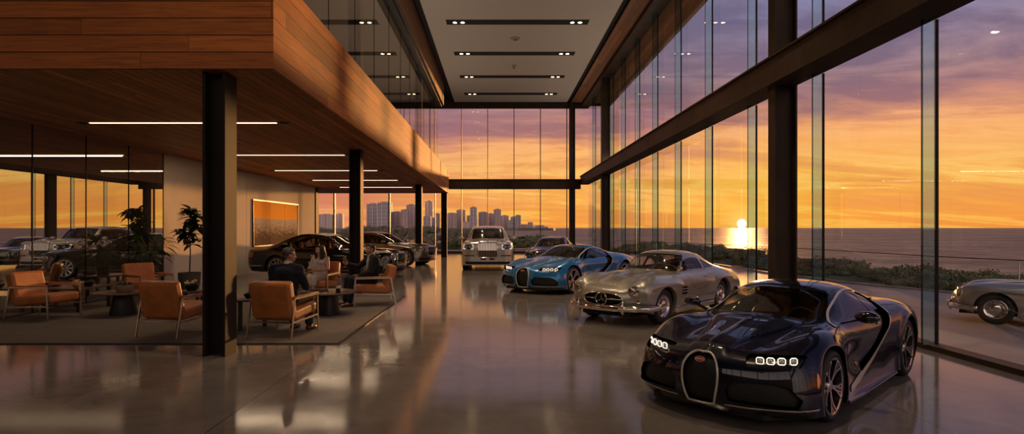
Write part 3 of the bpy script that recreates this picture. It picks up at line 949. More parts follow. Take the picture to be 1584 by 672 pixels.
    m.tube([T @ Vector((rs*math.cos(a), rs*math.sin(a), 0)) for a in [2*PI*i/36 for i in range(36)]], .010, 8, closed=True)
    for k in range(3):
        a = PI+2*PI*k/3                               # local -x is up after the rotation
        tip = Vector((math.cos(a)*rs, math.sin(a)*rs, 0)); q = Vector((-math.sin(a), math.cos(a), 0))*.018
        b = -tip*.12
        vs = [T @ v for v in (tip, b+q, b-q, Vector((0, 0, .014)), Vector((0, 0, -.010)))]
        m.add(vs, [(0, 1, 3), (0, 3, 2), (0, 4, 1), (0, 2, 4)])
    m.build('star_emblem', 'chrome', g, smooth=20)
    # headlights
    for sd in (1, -1):
        p, n = S.at('x', .625, .655)
        n = Vector((.96, .16*sd, .05)).normalized()
        c = Vector((1.862, .585*sd, .648)); T = Matrix.Translation(c) @ rot_to(n)
        m = MB(); m.lathe([(.108, -.16), (.114, -.01), (.108, .012), (.097, .016), (.094, .004)], 32, T)
        h = m.build('headlight', paint, root, smooth=50)
        m = MB(); m.lathe([(.094, .004), (.07, -.05), (.03, -.085), (0, -.09)], 28, T); m.build('reflector', 'chrome', h, smooth=60)
        m = MB(); m.lathe([(0, .030), (.04, .026), (.075, .014), (.095, .002)], 28, T)
        m.lathe([(0, .018), (.028, .016), (.03, -.03), (0, -.04)], 14, T)
        m.build('lens', 'headlamp_glass', h, smooth=60)
        p, n = S.at('x', .66, .475); T = Matrix.Translation((p.x, .66*sd, .475)) @ rot_to((.9, .4*sd, 0))
        m = MB(); m.lathe([(0, .024), (.022, .018), (.03, .004)], 18, T, 0); m.lathe([(.03, .004), (.038, .006), (.04, -.02)], 18, T, 1)
        m.build('marker_lamp', ['marker_glass', 'chrome'], root, smooth=50)
    # bumpers
    def bumper(pts, nm, ov):
        m = MB()
        prof = [(-.0, -.055), (.030, -.045), (.042, 0), (.030, .045), (0, .055)]
        path = smooth_poly(pts, 5, closed=False); vs = []; fs = []; L = len(prof); n = len(path)
        for i, (x, y, z) in enumerate(path):
            d = path[min(i+1, n-1)]-path[max(i-1, 0)]; d = Vector(d).normalized(); o = d.cross(Vector((0, 0, 1)))
            for a, b in prof: vs.append(Vector((x, y, z))+o*a+Vector((0, 0, b)))
        for i in range(n-1):
            for q in range(L-1): fs.append((i*L+q, (i+1)*L+q, (i+1)*L+q+1, i*L+q+1))
        m.add(vs, fs); b = m.build(nm, 'chrome', root, smooth=60)
        s = b.modifiers.new('solid', 'SOLIDIFY'); s.thickness = .008
        for y, x in ov:
            m = MB(); m.tube([(x, y, .235), (x+.02*np.sign(x), y, .27), (x+.045*np.sign(x), y, .36), (x+.04*np.sign(x), y, .43), (x+.0*np.sign(x), y, .475)], [.018, .032, .036, .030, .012], 12)
            m.build('overrider', 'chrome', b, smooth=60)
    bumper([(1.50,-.86,.335),(1.68,-.845,.335),(1.84,-.755,.335),(1.97,-.58,.335),(2.05,-.30,.335),(2.075,0,.335),(2.05,.30,.335),(1.97,.58,.335),(1.84,.755,.335),(1.68,.845,.335),(1.50,.86,.335)][::-1] if False else [(1.50,-.86,.335),(1.68,-.845,.335),(1.84,-.755,.335),(1.97,-.58,.335),(2.05,-.30,.335),(2.075,0,.335),(2.05,.30,.335),(1.97,.58,.335),(1.84,.755,.335),(1.68,.845,.335),(1.50,.86,.335)], 'front_bumper', [(-.46, 2.0), (.46, 2.0)])
    bumper([(-1.9,.84,.40),(-2.15,.80,.40),(-2.36,.64,.40),(-2.46,.3,.40),(-2.48,0,.40),(-2.46,-.3,.40),(-2.36,-.64,.40),(-2.15,-.80,.40),(-1.9,-.84,.40)], 'rear_bumper', [(-.40, -2.46), (.40, -2.46)])
    # sill strips, handles, mirror, fuel of small brightwork
    for sd in (1, -1):
        pts = [(x, sd*(S.at('y', x, .285)[0].y+.004), .285) for x in np.linspace(.78, -.80, 10)]
        MB().bar(pts, .018, .030).build('sill_strip', 'chrome', root, smooth=60, bevel=.004)
        pts = [(x, sd*(S.at('y', x, .28)[0].y-.02), .20) for x in np.linspace(.80, -.82, 8)]
        MB().bar(pts, .05, .09).build('side_sill', paint, root, smooth=60, bevel=.015)
        a, n = S.at('y', -.44, .79)
        MB().bar([(-.50, sd*(a.y+.008), .79), (-.36, sd*(a.y+.008), .795)], .014, .02).build('door_handle', 'chrome', root, smooth=50, bevel=.005)
        a, n = S.at('y', -2.05, .60)
        T = Matrix.Translation((-2.22, sd*.70, .60)) @ rot_to((-.75, .6*sd, .1))
        m = MB(); m.lathe([(0, .03), (.03, .024), (.04, 0), (.044, -.05)], 16, T @ Matrix.Diagonal((1.6, 1, 1, 1))); m.build('tail_lamp', 'red_lamp', root, smooth=60)
        if sd < 0: continue
        m = MB(); m.cyl((.43, sd*.665, .885), (.45, sd*.70, .965), .008); mo = m.build('mirror', 'chrome', root, smooth=60)
        m = MB(); m.ball((.46, sd*.715, .995), (.035, .062, .048), 14, 10); m.build('mirror_housing', 'chrome', mo, smooth=90)
    # wheels
    for sd in (1, -1):
        make_wheel(root, FA[0], sd*.80, .33, .19, .208, 'cap', sd)
        make_wheel(root, RA[0], sd*.80, .33, .19, .208, 'cap', sd)
    arch_liner(root, FA[0], FA[1], .39, .45, .78)
    arch_liner(root, RA[0], RA[1], .39, .45, .78)
    m = MB(); m.prism([(1.85, -.5), (1.85, .5), (1.6, .5), (.82, .5), (.82, .76), (-.82, .76), (-.82, .5), (-2.2, .5), (-2.2, -.5), (-.82, -.5), (-.82, -.76), (.82, -.76), (.82, -.5)], .17, .25)
    m.build('underbody', 'black_matte', root, smooth=0)
    m = MB(); m.box((-1.3, -.62, .28), (.75, .62, .36)); m.box((-1.35, -.60, .3), (-1.0, .60, .84)); m.box((-.6, -.09, .3), (.5, .09, .56))
    m.build('cabin_floor', 'interior_dark', root, smooth=0)
    m = MB(); m.grid(lambda u, v: Vector((.56-.30*v, (u-.5)*1.22, .86+.05*math.sin(v*PI)-.22*max(0, v-.6))), 12, 10)
    m.build('dashboard', 'dash_brown', root, smooth=60)
    steering(root, .10, .33, .86, .19, 'ivory_wheel')
    for sd in (1, -1): car_seat(root, -.55, sd*.32, .42, .48, 'leather_brown', .58)
    return root
# ------------------------------------------------------------------ saloons and the limousine
def saloon_rows(p):
    R = []
    nose, tail, fa, ra, hw = p['nose'], p['tail'], p['fa'], p['ra'], p['hw']
    hf, cz, cx, tx, tz, rz_, rgx, dx, dz, tlz = p['hood'], p['cowl_z'], p['cowl_x'], p['wst_x'], p['wst_z'], p['roof'], p['rg_x'], p['deck_x'], p['deck_z'], p['tail_z']
    sh = p['belt']; rail = p['rail']; sw = p.get('sweep', 1.0); pr = p.get('proud', 0)
    FY = [0,.28,.50,.68,.80,.885,.94,.965,.945]; HY = [0,.28,.51,.71,.85,.93,.975,.985,.95]
    def row(x, y, z): R.append([(a, b*hw, c) for a, b, c in zip(x if isinstance(x, list) else [x]*9, y, z)])
    def side(zs): return [zs, zs*.88, .62*(zs/.95), .40, .20]
    s = [0,.012,.04,.085,.15,.24,.36,.46,.53]
    def fr(dx0, k, z, zo):
        row([nose-dx0-a*sw-(max(0, j-3)*.028*k if j > 3 else 0) for j, a in enumerate(s)], FY, z)
    fr(.06, 0, [.20]*9, 0)
    fr(.015, 1, [.36,.36,.36,.36,.36,.35,.33,.28,.20], 0)
    fr(.0, 2, [hf*.62]*4+[hf*.62,hf*.60,.48,.34,.20], 0)
    fr(.012, 3, [hf-.13]*3+[hf-.12,hf-.12,hf-.15,.56,.38,.20], 0)
    fr(.10, 4, [hf,hf,hf-.006,hf-.015,hf-.03,hf-.09,.60,.40,.20], 0)
    x5 = nose-.42
    row([x5,x5,x5-.02,x5-.05,x5-.10,x5-.14,x5-.16,x5-.17,x5-.18], HY, [hf+(cz-hf)*.35+.02,hf+(cz-hf)*.35+.015,hf+.01,hf+.005,hf-.015,hf-.08,.61,.40,.20])
    row([fa,fa,fa,fa-.02,fa-.04,fa-.05,fa-.06,fa-.06,fa-.06], HY, [hf+(cz-hf)*.6+.02,hf+(cz-hf)*.6+.015,hf+(cz-hf)*.4,hf+.02+.3*(sh-hf),hf+.4*(sh-hf),hf-.07,.62,.40,.20])
    x7 = (fa+cx)/2
    row(x7, HY, [cz-.03,cz-.035,cz-.05,sh+.0,sh-.02]+side(sh)[1:])
    c_ = [cx,cx-.02,cx-.09,cx-.17]
    CY = [0,.30,.54,.70,.885,.95,.985,.99,.95]
    row(c_+[cx-.2]*5, CY, [cz,cz-.005,cz-.015,cz-.025,sh]+side(sh)[1:])
    def mid(t, ra_): return [c_[i]+(([tx,tx-.02,tx-.07,tx-.14])[i]-c_[i])*t for i in range(4)]
    for t in (.36, .72):
        zz = cz+(tz-cz)*t
        yy = [0,.30-.01*t,.54-.04*t,.70-(.70-rail)*t]+CY[4:]
        q = mid(t, 0)
        row(q+[q[3]]*5, yy, [zz,zz-.005,zz-.02,zz-.045,sh]+side(sh)[1:])
    RY = [0,.29,.50,rail]+CY[4:]
    row([tx,tx-.02,tx-.07,tx-.14]+[tx-.14]*5, RY, [tz,tz-.006,tz-.025,tz-.07,sh]+side(sh)[1:])
    row((tx+rgx)/2+.15, RY, [rz_,rz_-.006,rz_-.025,rz_-.075,sh+.005]+side(sh)[1:])
    row((tx+rgx)/2-.35, RY, [rz_-.008,rz_-.014,rz_-.034,rz_-.085,sh+.01]+side(sh)[1:])
    zr = p['rg_z']
    row(rgx, RY, [zr,zr-.006,zr-.028,zr-.08,sh+.015]+side(sh)[1:])
    for t in (.40, .75):
        xx = rgx+(dx-rgx)*t; zz = zr+(dz-zr)*(t**p.get('fall', 1.15))
        row(xx, [0,.29,.50,rail+(.72-rail)*t*.6]+CY[4:], [zz,zz-.006,zz-.03,zz-.09*(1-t*.4),sh+.015]+side(sh)[1:])
    row(dx, [0,.29,.52,.70,.86,.945,.985,.985,.95], [dz,dz-.005,dz-.015,dz-.03,sh-.005]+side(sh)[1:])
    x17 = (dx+tail)/2
    row(x17, [0,.29,.52,.70,.84,.925,.965,.965,.93], [(dz+tlz)/2+.01,(dz+tlz)/2+.005,(dz+tlz)/2,(dz+tlz)/2-.015,(sh+tlz)/2-.03,tlz-.12,.60,.40,.22])
    row([tail+.10,tail+.105,tail+.12,tail+.16,tail+.20,tail+.28,tail+.34,tail+.38,tail+.42], [0,.28,.50,.68,.79,.87,.91,.92,.90], [tlz,tlz,tlz-.005,tlz-.015,tlz-.03,tlz-.14,.58,.40,.24])
    row([tail+.01,tail+.015,tail+.03,tail+.07,tail+.13,tail+.20,tail+.27,tail+.32,tail+.36], [0,.28,.50,.67,.77,.84,.88,.89,.88], [tlz-.22]*4+[tlz-.23,tlz-.28,.50,.38,.25])
    row([tail+.0,tail+.005,tail+.02,tail+.06,tail+.12,tail+.19,tail+.26,tail+.31,tail+.35], [0,.28,.50,.67,.76,.83,.87,.88,.87], [.45]*6+[.42,.36,.26])
    row([tail+.06,tail+.065,tail+.08,tail+.12,tail+.18,tail+.25,tail+.32,tail+.36,tail+.40], [0,.28,.50,.66,.75,.82,.86,.87,.86], [.25]*9)
    return R

def make_saloon(name, label, loc, rz, scale, group, p, paint, style):
    root = thing(name, label, 'car', loc, rz, group, scale)
    hw, fa, ra, sh, nose, hf = p['hw'], p['fa'], p['ra'], p['belt'], p['nose'], p['hood']
    rr = p['wheel_r']; aR = rr+.045
    def disp(D, U, V, N):
        D = D.copy(); x, y, z = D[..., 0].copy(), D[..., 1].copy(), D[..., 2].copy()
        if style == 'limo':                                # raised centre of the bonnet running up from the grille
            e = .30+.22*np.clip((nose-x)/1.4, 0, 1)
            D[..., 2] += .03*sstep((e-y)/.05)*sstep((nose-.02-x)/.12)*sstep((x-p['cowl_x']+.05)/.2)*(U > 3.2)
        else:
            e = .16+.30*np.clip((nose-x)/1.3, 0, 1)
            D[..., 2] += .022*sstep((e-y)/.05)*sstep((nose-.03-x)/.2)*sstep((x-p['cowl_x']+.05)/.2)*(U > 3.4)
            # haunch over the rear wheel
            D[..., 1] += .035*np.exp(-((x-ra)/.6)**2)*np.exp(-((z-.78)/.14)**2)*sstep((y-.6)/.2)
        D[..., 1] += .012*np.exp(-((z-.66)/.03)**2)*sstep((y-.7)/.1)*(np.abs(x) < abs(ra)+.3)
        return D
    S = Shell(saloon_rows(p), k=6, iters=3, disp=disp, kv=7)
    S.freeze()
    FA, RA = (fa, rr, aR), (ra, rr, aR)
    for w in (FA, RA):
        S.region('cut', lambda c: np.maximum(np.hypot(c['x']-w[0], c['z']-w[1])-w[2], .55*hw-c['ay']))
    sel = lambda q: abs(q[1]) > .42*hw
    tx, tz, rgx, roof, dx = p['wst_x'], p['wst_z'], p['rg_x'], p['roof'], p['deck_x']
    b = sh+.03; top = roof-.115
    ax = p['cowl_x']-.30
    if style == 'limo':
        wp = np.array([(ax,b),(tx-.10,top-.03),((tx+rgx)/2+.1,top+.01),(rgx-.05,top-.05),(rgx-.32,b+.16),(rgx-.30,b)])
    else:
        wp = smooth_poly([(ax,b),(tx-.02,top-.075),(tx-.35,top-.01),((tx+rgx)/2-.05,top+.012),(rgx+.15,top-.035),(rgx-.25,top-.17),(rgx-.47,b+.05),(rgx-.42,b),((rgx+ax)/2,b-.005)], 5)
    bp = p['b_pillar']
    wf = lambda c: np.maximum(sdpoly(c['x'], c['z'], wp), .42*hw-c['ay'])
    S.region('front_glass', lambda c: np.maximum.reduce([wf(c)+.022, bp+.035-c['x']]), sel)
    S.region('rear_glass', lambda c: np.maximum.reduce([wf(c)+.022, c['x']-bp+.035, p['c_bar']-c['x'] if True else 0]), sel)
    S.region('quarter_glass', lambda c: np.maximum.reduce([wf(c)+.022, c['x']-p['c_bar']+.03]), sel)
    S.region('pillar', lambda c: wf(c)+.020, sel)
    S.region('window_trim', wf, sel)
    S.region('windscreen', lambda c: np.maximum.reduce([8.2-c['u'], c['u']-10.85, c['v']-2.65]))
    S.region('rear_window', lambda c: np.maximum.reduce([14.1-c['u'], c['u']-16.6, c['v']-2.5]))
    # doors
    zb = .30
    fd = np.array([(ax+.12,b-.01),(ax+.16,.62),(ax+.10,zb+.04),(ax+.04,zb),(bp+.01,zb),(bp-.0,b-.01)])
    rx = max(ra+aR+.06, rgx-.1)
    rd = np.array([(bp,b-.01),(bp+.005,zb),(ra+aR+.10,zb),(ra+aR+.04,.45),(ra+aR-.08,.72),(ra+aR-.12,b-.01)])
    for nm, poly in (('front_door', fd), ('rear_door', rd)):
        f = lambda c: np.maximum(sdpoly(c['x'], c['z'], poly), .42*hw-c['ay'])
        S.groove(f, .004, sel); S.region(nm, f)
    S.groove(lambda c: np.maximum.reduce([c['v']-2.7, 4.15-c['u'], c['u']-7.6]), .014, lambda q: q[2] > .6)
    if style == 'limo':
        gw = .345; gpoly = np.array([(-gw,.50),(gw,.50),(gw,hf-.075),(gw-.02,hf-.045),(-gw+.02,hf-.045),(-gw,hf-.075)])
        hp = np.array([(.53,hf-.27),(.90,hf-.27),(.90,hf-.115),(.53,hf-.115)])
        ip = np.array([(-.80,.25),(.80,.25),(.84,.335),(-.84,.335)])
    else:
        gw = .34; gpoly = smooth_poly([(-.26,.44),(.26,.44),(.36,.50),(gw,hf-.10),(.20,hf-.055),(-.20,hf-.055),(-gw,hf-.10),(-.36,.50)], 4)
        hp = None
        ip = smooth_poly([(-.72,.25),(.72,.25),(.80,.30),(.72,.36),(-.72,.36),(-.80,.30)], 4)
    S.region('grille', lambda c: np.maximum(sdpoly(c['y'], c['z'], gpoly), nose-.5-c['x']), lambda q: q[0] > nose-.5)
    if hp is not None:
        S.region('headlight', lambda c: np.maximum(sdpoly(c['ay'], c['z'], hp)-.01, nose-.7-c['x']), lambda q: q[0] > nose-.7)
        S.region('slot', lambda c: np.maximum(sdpoly(c['ay'], c['z'], [(.47,.535),(.90,.535),(.90,.575),(.47,.575)]), nose-.7-c['x']))
        S.region('plate_recess', lambda c: np.maximum(sdpoly(c['ay'], c['z'], [(.06,.40),(.25,.40),(.25,.48),(.06,.48)]), nose-.5-c['x']))
    S.region('intake', lambda c: np.maximum(sdpoly(c['y'], c['z'], ip), nose-.75-c['x']))
    S.region('side_strip', lambda c: np.maximum.reduce([np.abs(c['z']-.285)-.010, np.abs(c['x'])-min(fa-aR, -ra-aR)+.02, .5-c['ay']]), frm=('body', 'front_door', 'rear_door', 'gap'))
    S.region('side_strip', lambda c: np.maximum.reduce([np.abs(c['z']-.40)-.010, c['x']-(ra-aR-.08), .5-c['ay']]))
    S.region('tail_lamp', lambda c: np.maximum.reduce([c['x']-p['tail']-.45, np.abs(c['z']-p['tail_z']+.20)-.085, .55*hw-c['ay'], .0-(c['u']-17.4)]))
    lip = lambda q: any(abs(math.hypot(q[0]-w[0], q[2]-w[1])-w[2]) < .006 for w in (FA, RA)) and abs(q[1]) > .5*hw
    S.mesh('body', ['body', 'gap'], [paint, 'gap_black'], root, lip=lip)
    for sd in (1, -1):
        d1 = S.mesh('front_door', ['front_door'], [paint], root, side=sd)
        d2 = S.mesh('rear_door', ['rear_door'], [paint], root, side=sd)
        for nm, tg in (('front_window', 'front_glass'), ('rear_side_window', 'rear_glass'), ('quarter_window', 'quarter_glass')):
            S.mesh(nm, [tg], ['car_glass'], root, off=-.004, side=sd)
        S.mesh('window_pillar', ['pillar'], ['gloss_black'], root, side=sd)
        S.mesh('window_trim', ['window_trim'], ['chrome'], root, off=.004, thick=.008, side=sd)
        S.mesh('side_strip', ['side_strip'], ['chrome'], root, off=.006, thick=.008, side=sd)
        S.mesh('tail_lamp', ['tail_lamp'], ['red_lamp'], root, off=.003, side=sd)
        for xx, d in ((bp+.14, d1), (ra+aR-.02, d2)):
            a, n = S.at('y', xx, sh-.10)
            MB().bar([(xx, sd*(a.y+.012), sh-.10), (xx+.17, sd*(a.y+.014), sh-.098)], .016, .026).build('door_handle', 'chrome', d, smooth=50, bevel=.005)
        mx = p['cowl_x']-.42
        m = MB(); m.bar([(mx, sd*.86*hw, b-.0), (mx, sd*.99*hw, b+.03)], .08, .03); mo = m.build('mirror', 'gloss_black', root, smooth=50)
        m = MB(); m.ball((mx, sd*1.055*hw, b+.075), (.07, .115, .075), 16, 10); m.build('mirror_housing', 'chrome' if style == 'limo' else paint, mo, smooth=90)
    S.mesh('windscreen', ['windscreen'], ['screen_glass'], root, off=-.004)
    S.mesh('rear_window', ['rear_window'], ['car_glass'], root, off=-.004)
    S.mesh('air_intake', ['intake'], ['deep_black'], root, inset=.05)
    g = S.mesh('grille', ['grille'], ['mesh_black'], root, inset=.06)
    if style == 'limo':
        tube_on(S, [('x', a, c) for a, c in smooth_poly([(-gw,.50),(0,.495),(gw,.50),(gw+.005,.75),(gw,hf-.06),(.2,hf-.03),(0,hf-.028),(-.2,hf-.03),(-gw,hf-.06),(-gw-.005,.75)], 4)], .022, 'grille_frame', 'chrome', root, 8, True, .006)
        for k in range(22):
            y = -.325+.65*k/21
            a, n = S.at('x', y, .75)
            x1 = S.at('x', y, .53)[0].x; x2 = S.at('x', y, hf-.07)[0].x
            MB().bar([(x1+.002, y, .505), (a.x+.004, y, .75), (x2-.004, y, hf-.05)], .013, .03, 0, (1, 0, 0)).build('grille_vane', 'chrome', g, smooth=0)
        m = MB()                                           # slim mascot on the bonnet edge
        zc = S.at('z', nose-.10, 0)[0].z
        m.tube([(nose-.10, 0, zc-.01), (nose-.10, 0, zc+.02), (nose-.085, 0, zc+.07), (nose-.07, 0, zc+.10)], [.026, .016, .018, .010], 10)
        m.bar([(nose-.10, 0, zc+.06), (nose-.18, .02, zc+.10)], .004, .05); m.bar([(nose-.10, 0, zc+.06), (nose-.18, -.02, zc+.10)], .004, .05)
        m.build('bonnet_mascot', 'chrome', root, smooth=60)
        for sd in (1, -1):
            h = S.mesh('headlight', ['headlight'], ['lamp_black'], root, inset=.035, side=sd)
            pts = []
            for a, c in smooth_poly([(.535,hf-.268),(.895,hf-.268),(.895,hf-.118),(.535,hf-.118)], 1):
                q, n = S.at('x', a, c); pts.append(Vector((q.x+.004, q.y*sd, q.z)))
            MB().tube(pts, .016, 6, closed=True).build('light_ring', 'drl_white', h, smooth=60)
            for yy in (.63, .79):
                q, n = S.at('x', yy, hf-.19)
                m = MB(); m.box((q.x-.045, sd*yy-.055, hf-.235), (q.x-.012, sd*yy+.055, hf-.15)); m.build('lamp_block', 'lamp_lens', h, smooth=30, bevel=.01)
            S.mesh('bumper_slot', ['slot'], ['deep_black'], root, inset=.03, side=sd)
        for sd in (1, -1): S.mesh('plate_recess', ['plate_recess'], ['deep_black'], root, inset=.03, side=sd)
    else:
        tube_on(S, [('x', a, c) for a, c in gpoly], .016, 'grille_frame', 'chrome', root, 8, True, .004)
        for k in range(16):
            y = -.30+.60*k/15
            x1 = S.at('x', y, .48)[0].x; a = S.at('x', y, .60)[0].x; x2 = S.at('x', y, hf-.10)[0].x
            MB().bar([(x1-.006, y, .455), (a-.004, y, .60), (x2-.008, y, hf-.075)], .010, .02, 0, (1, 0, 0)).build('grille_vane', 'chrome', g, smooth=0)
        for sd in (1, -1):
            for yy, zz, rad, nm in ((.60, hf-.155, .105, 'headlight'), (.80, hf-.185, .075, 'outer_headlight')):
                q, n = S.at('x', yy, zz); n = Vector((max(.6, n.x), n.y*sd, .0)).normalized()
                T = Matrix.Translation((q.x-.002, yy*sd, zz)) @ rot_to(n)
                m = MB(); m.lathe([(rad+.012, -.05), (rad+.012, .012), (rad, .018), (rad-.008, .004), (rad*.6, -.02), (0, -.03)], 28, T)
                h = m.build(nm, 'chrome', root, smooth=50)
                m = MB(); m.lathe([(0, .022), (rad*.5, .018), (rad-.004, .008)], 24, T); m.build('lens', 'headlamp_glass', h, smooth=60)
    w_out = .965*hw
    for sd in (1, -1):
        for xx in (fa, ra):
            make_wheel(root, xx, sd*w_out, rr, .25, rr*.74, p.get('spokes', 10), sd)
    arch_liner(root, fa, rr, aR+.015, .5*hw, .93*hw); arch_liner(root, ra, rr, aR+.015, .5*hw, .93*hw)
    m = MB()
    prof = [(nose-.2, .5), (fa+aR, .55), (fa-aR, .55), (fa-aR, .92), (ra+aR, .92), (ra+aR, .55), (ra-aR, .55), (p['tail']+.2, .6)]
    m.prism([(a, c*hw) for a, c in prof]+[(a, -c*hw) for a, c in prof[::-1]], .19, .26); m.build('underbody', 'black_matte', root, smooth=0)
    # cabin
    m = MB(); m.box((rgx-.5, -.80*hw, .30), (p['cowl_x']-.1, .80*hw, .40)); m.box((rgx-.75, -.72*hw, .3), (rgx-.45, .72*hw, sh-.02)); m.build('cabin_floor', 'interior_dark', root, smooth=0)
    m = MB(); c0 = p['cowl_x']
    m.grid(lambda u, v: Vector((c0+.02-.45*v, (u-.5)*1.5*hw, p['cowl_z']-.07+.05*math.sin(v*PI)-.22*max(0, v-.65))), 12, 10)
    m.build('dashboard', 'dash_brown', root, smooth=60)
    sz = .52 if style != 'limo' else .66
    steering(root, c0-.62, .38*hw, p['cowl_z']-.06, .18)
    lm = p.get('leather', 'leather_cream')
    for sd in (1, -1):
        car_seat(root, bp+.05, sd*.38*hw, sz, .52, lm, .68)
        car_seat(root, rgx-.12, sd*.38*hw, sz+.02, .56, lm, .62)
    return root

LIMO = dict(nose=2.66, tail=-3.10, fa=1.775, ra=-1.775, hw=1.0, hood=1.07, cowl_z=1.13, cowl_x=1.02, wst_x=.32, wst_z=1.585, roof=1.655, rg_x=-1.55, rg_z=1.58, deck_x=-2.25, deck_z=1.14, tail_z=1.04,
            belt=1.07, rail=.645, wheel_r=.385, b_pillar=-.30, c_bar=-1.35, sweep=.55, spokes=9, leather='leather_cream')
SALOON = dict(nose=2.42, tail=-2.88, fa=1.60, ra=-1.60, hw=.975, hood=.86, cowl_z=.99, cowl_x=.98, wst_x=.10, wst_z=1.405, roof=1.475, rg_x=-1.15, rg_z=1.40, deck_x=-2.15, deck_z=1.04, tail_z=.96,
              belt=.945, rail=.60, wheel_r=.36, b_pillar=-.28, c_bar=-1.22, sweep=.95, spokes=10, fall=1.2)
# ------------------------------------------------------------------ building materials
def wood_mat(name, along, stack, pitch, off=0.0, base=(.33, .135, .045), rough=.62, length=3.6):
    m, t, b = new_mat(name)
    P = t.xyz(t.coord('Object'))
    L, S_ = P['XYZ'.index(along)], P['XYZ'.index(stack)]
    q = t.math('DIVIDE', t.math('SUBTRACT', S_, off), pitch)
    idx = t.math('FLOOR', q); fr = t.math('FRACT', q)
    wn = t.new('ShaderNodeTexWhiteNoise', noise_dimensions='1D'); t.link(idx, wn.inputs['W'])
    # boards are also cut along their length at staggered places
    lq = t.math('ADD', t.math('DIVIDE', L, length), t.math('MULTIPLY', wn.outputs['Value'], 7.3))
    li = t.math('FLOOR', lq); lf = t.math('FRACT', lq)
    w2 = t.new('ShaderNodeTexWhiteNoise', noise_dimensions='2D'); t.link(t.comb(idx, li, 0), w2.inputs['Vector'])
    shift = t.math('MULTIPLY', w2.outputs['Value'], 40)
    g = t.noise(t.comb(t.math('MULTIPLY', L, 1.1), t.math('ADD', t.math('MULTIPLY', S_, 22), shift), shift), 1.6, 6, .6, .6)
    g2 = t.noise(t.comb(t.math('MULTIPLY', L, 3), t.math('MULTIPLY', S_, 160), shift), 1.0, 3, .6)
    dark = tuple(x*.38 for x in base); lite = tuple(min(1, x*1.5) for x in base)
    c = t.ramp(g, [(.25, dark), (.5, base), (.78, lite)])
    c = t.mix(.25, c, t.ramp(g2, [(.3, dark), (.7, lite)]))
    c = t.mix(1.0, c, t.ramp(w2.outputs['Value'], [(0, (.55, .52, .50)), (1, (1.15, 1.12, 1.1))]), 'MULTIPLY')
    e = .009/pitch
    joint = t.math('MAXIMUM', t.math('LESS_THAN', fr, e*1.3), t.math('LESS_THAN', lf, .0012))
    c = t.mix(joint, c, (.012, .006, .003, 1))
    t.link(c, b.inputs['Base Color']); b.inputs['Roughness'].default_value = rough
    b.inputs['Specular IOR Level'].default_value = .22
    hgt = t.math('SUBTRACT', t.math('MULTIPLY', g2, .25), joint)
    t.link(t.bump(hgt, .35, .004), b.inputs['Normal'])
    return m

def floor_mat():
    m, t, b = new_mat('polished_concrete')
    c = t.coord('Object'); P = t.xyz(c)
    n1 = t.noise(c, .35, 6, .62, .8); n2 = t.noise(c, 2.2, 6, .65, .4); n3 = t.noise(c, 60, 3, .6)
    col = t.ramp(n1, [(.28, (.145, .122, .108)), (.5, (.20, .172, .153)), (.75, (.27, .235, .212))])
    col = t.mix(.45, col, t.ramp(n2, [(.3, (.13, .108, .095)), (.7, (.29, .255, .228))]))
    col = t.mix(.12, col, t.ramp(n3, [(.35, (.05, .04, .03)), (.65, (.2, .17, .15))]))
    fx = t.math('ABSOLUTE', t.math('SUBTRACT', t.math('FRACT', t.math('DIVIDE', t.math('ADD', P[0], 2.35+3.0), 6.0)), .5))
    fy = t.math('ABSOLUTE', t.math('SUBTRACT', t.math('FRACT', t.math('DIVIDE', t.math('ADD', P[1], -8.1+3.0), 6.0)), .5))
    jn = t.math('LESS_THAN', t.math('MINIMUM', fx, fy), .0007)
    col = t.mix(jn, col, (.03, .022, .018, 1))
    t.link(col, b.inputs['Base Color'])
    r = t.math('ADD', t.math('MULTIPLY', n2, .10), t.math('MULTIPLY', n1, .08))
    t.link(t.math('ADD', t.math('MULTIPLY', r, .8), .035), b.inputs['Roughness'])
    b.inputs['IOR'].default_value = 1.62; b.inputs['Specular IOR Level'].default_value = .5
    t.link(t.bump(t.noise(c, 1.1, 3), .05, .02), b.inputs['Normal'])

floor_mat()
wood_mat('clad_side', 'Y', 'Z', .218, 3.65, (.43, .15, .038))
wood_mat('clad_front', 'X', 'Z', .215, 3.65, (.46, .15, .036))
wood_mat('soffit_wood', 'Y', 'X', .145, 0, (.46, .16, .045), .55)
wood_mat('bulkhead_wood', 'Y', 'Z', .30, 8.65, (.26, .115, .05), .6, 5)
wood_mat('ceiling_wood', 'Y', 'X', .22, 4.75, (.26, .115, .05), .6, 5)
pbr('steel_bronze', (.046, .029, .021), .6, 0.0, spec=.18, var=.25, vscale=2)
pbr('steel_dark', (.016, .012, .010), .6, 0.0, spec=.18, var=.2, vscale=2)
pbr('mullion_bronze', (.035, .022, .015), .4, .4)
pbr('ceiling_white', (.52, .47, .43), .75, bump=.05, bscale=80)
pbr('shadow_gap', (.004, .003, .003), .9)
pbr('plaster_white', (.62, .55, .47), .9, spec=.1, var=.04, vscale=1.5, bump=.03)
pbr('plaster_beige', (.34, .29, .23), .75, var=.06, vscale=1)
pbr('office_dark', (.06, .05, .04), .7)
glass_mat('pane', (.975, .98, .975), 1.45)
glass_mat('fin_glass', (.70, .84, .90), 1.6)
glass_mat('fin_edge', (.18, .27, .25), 1.5)

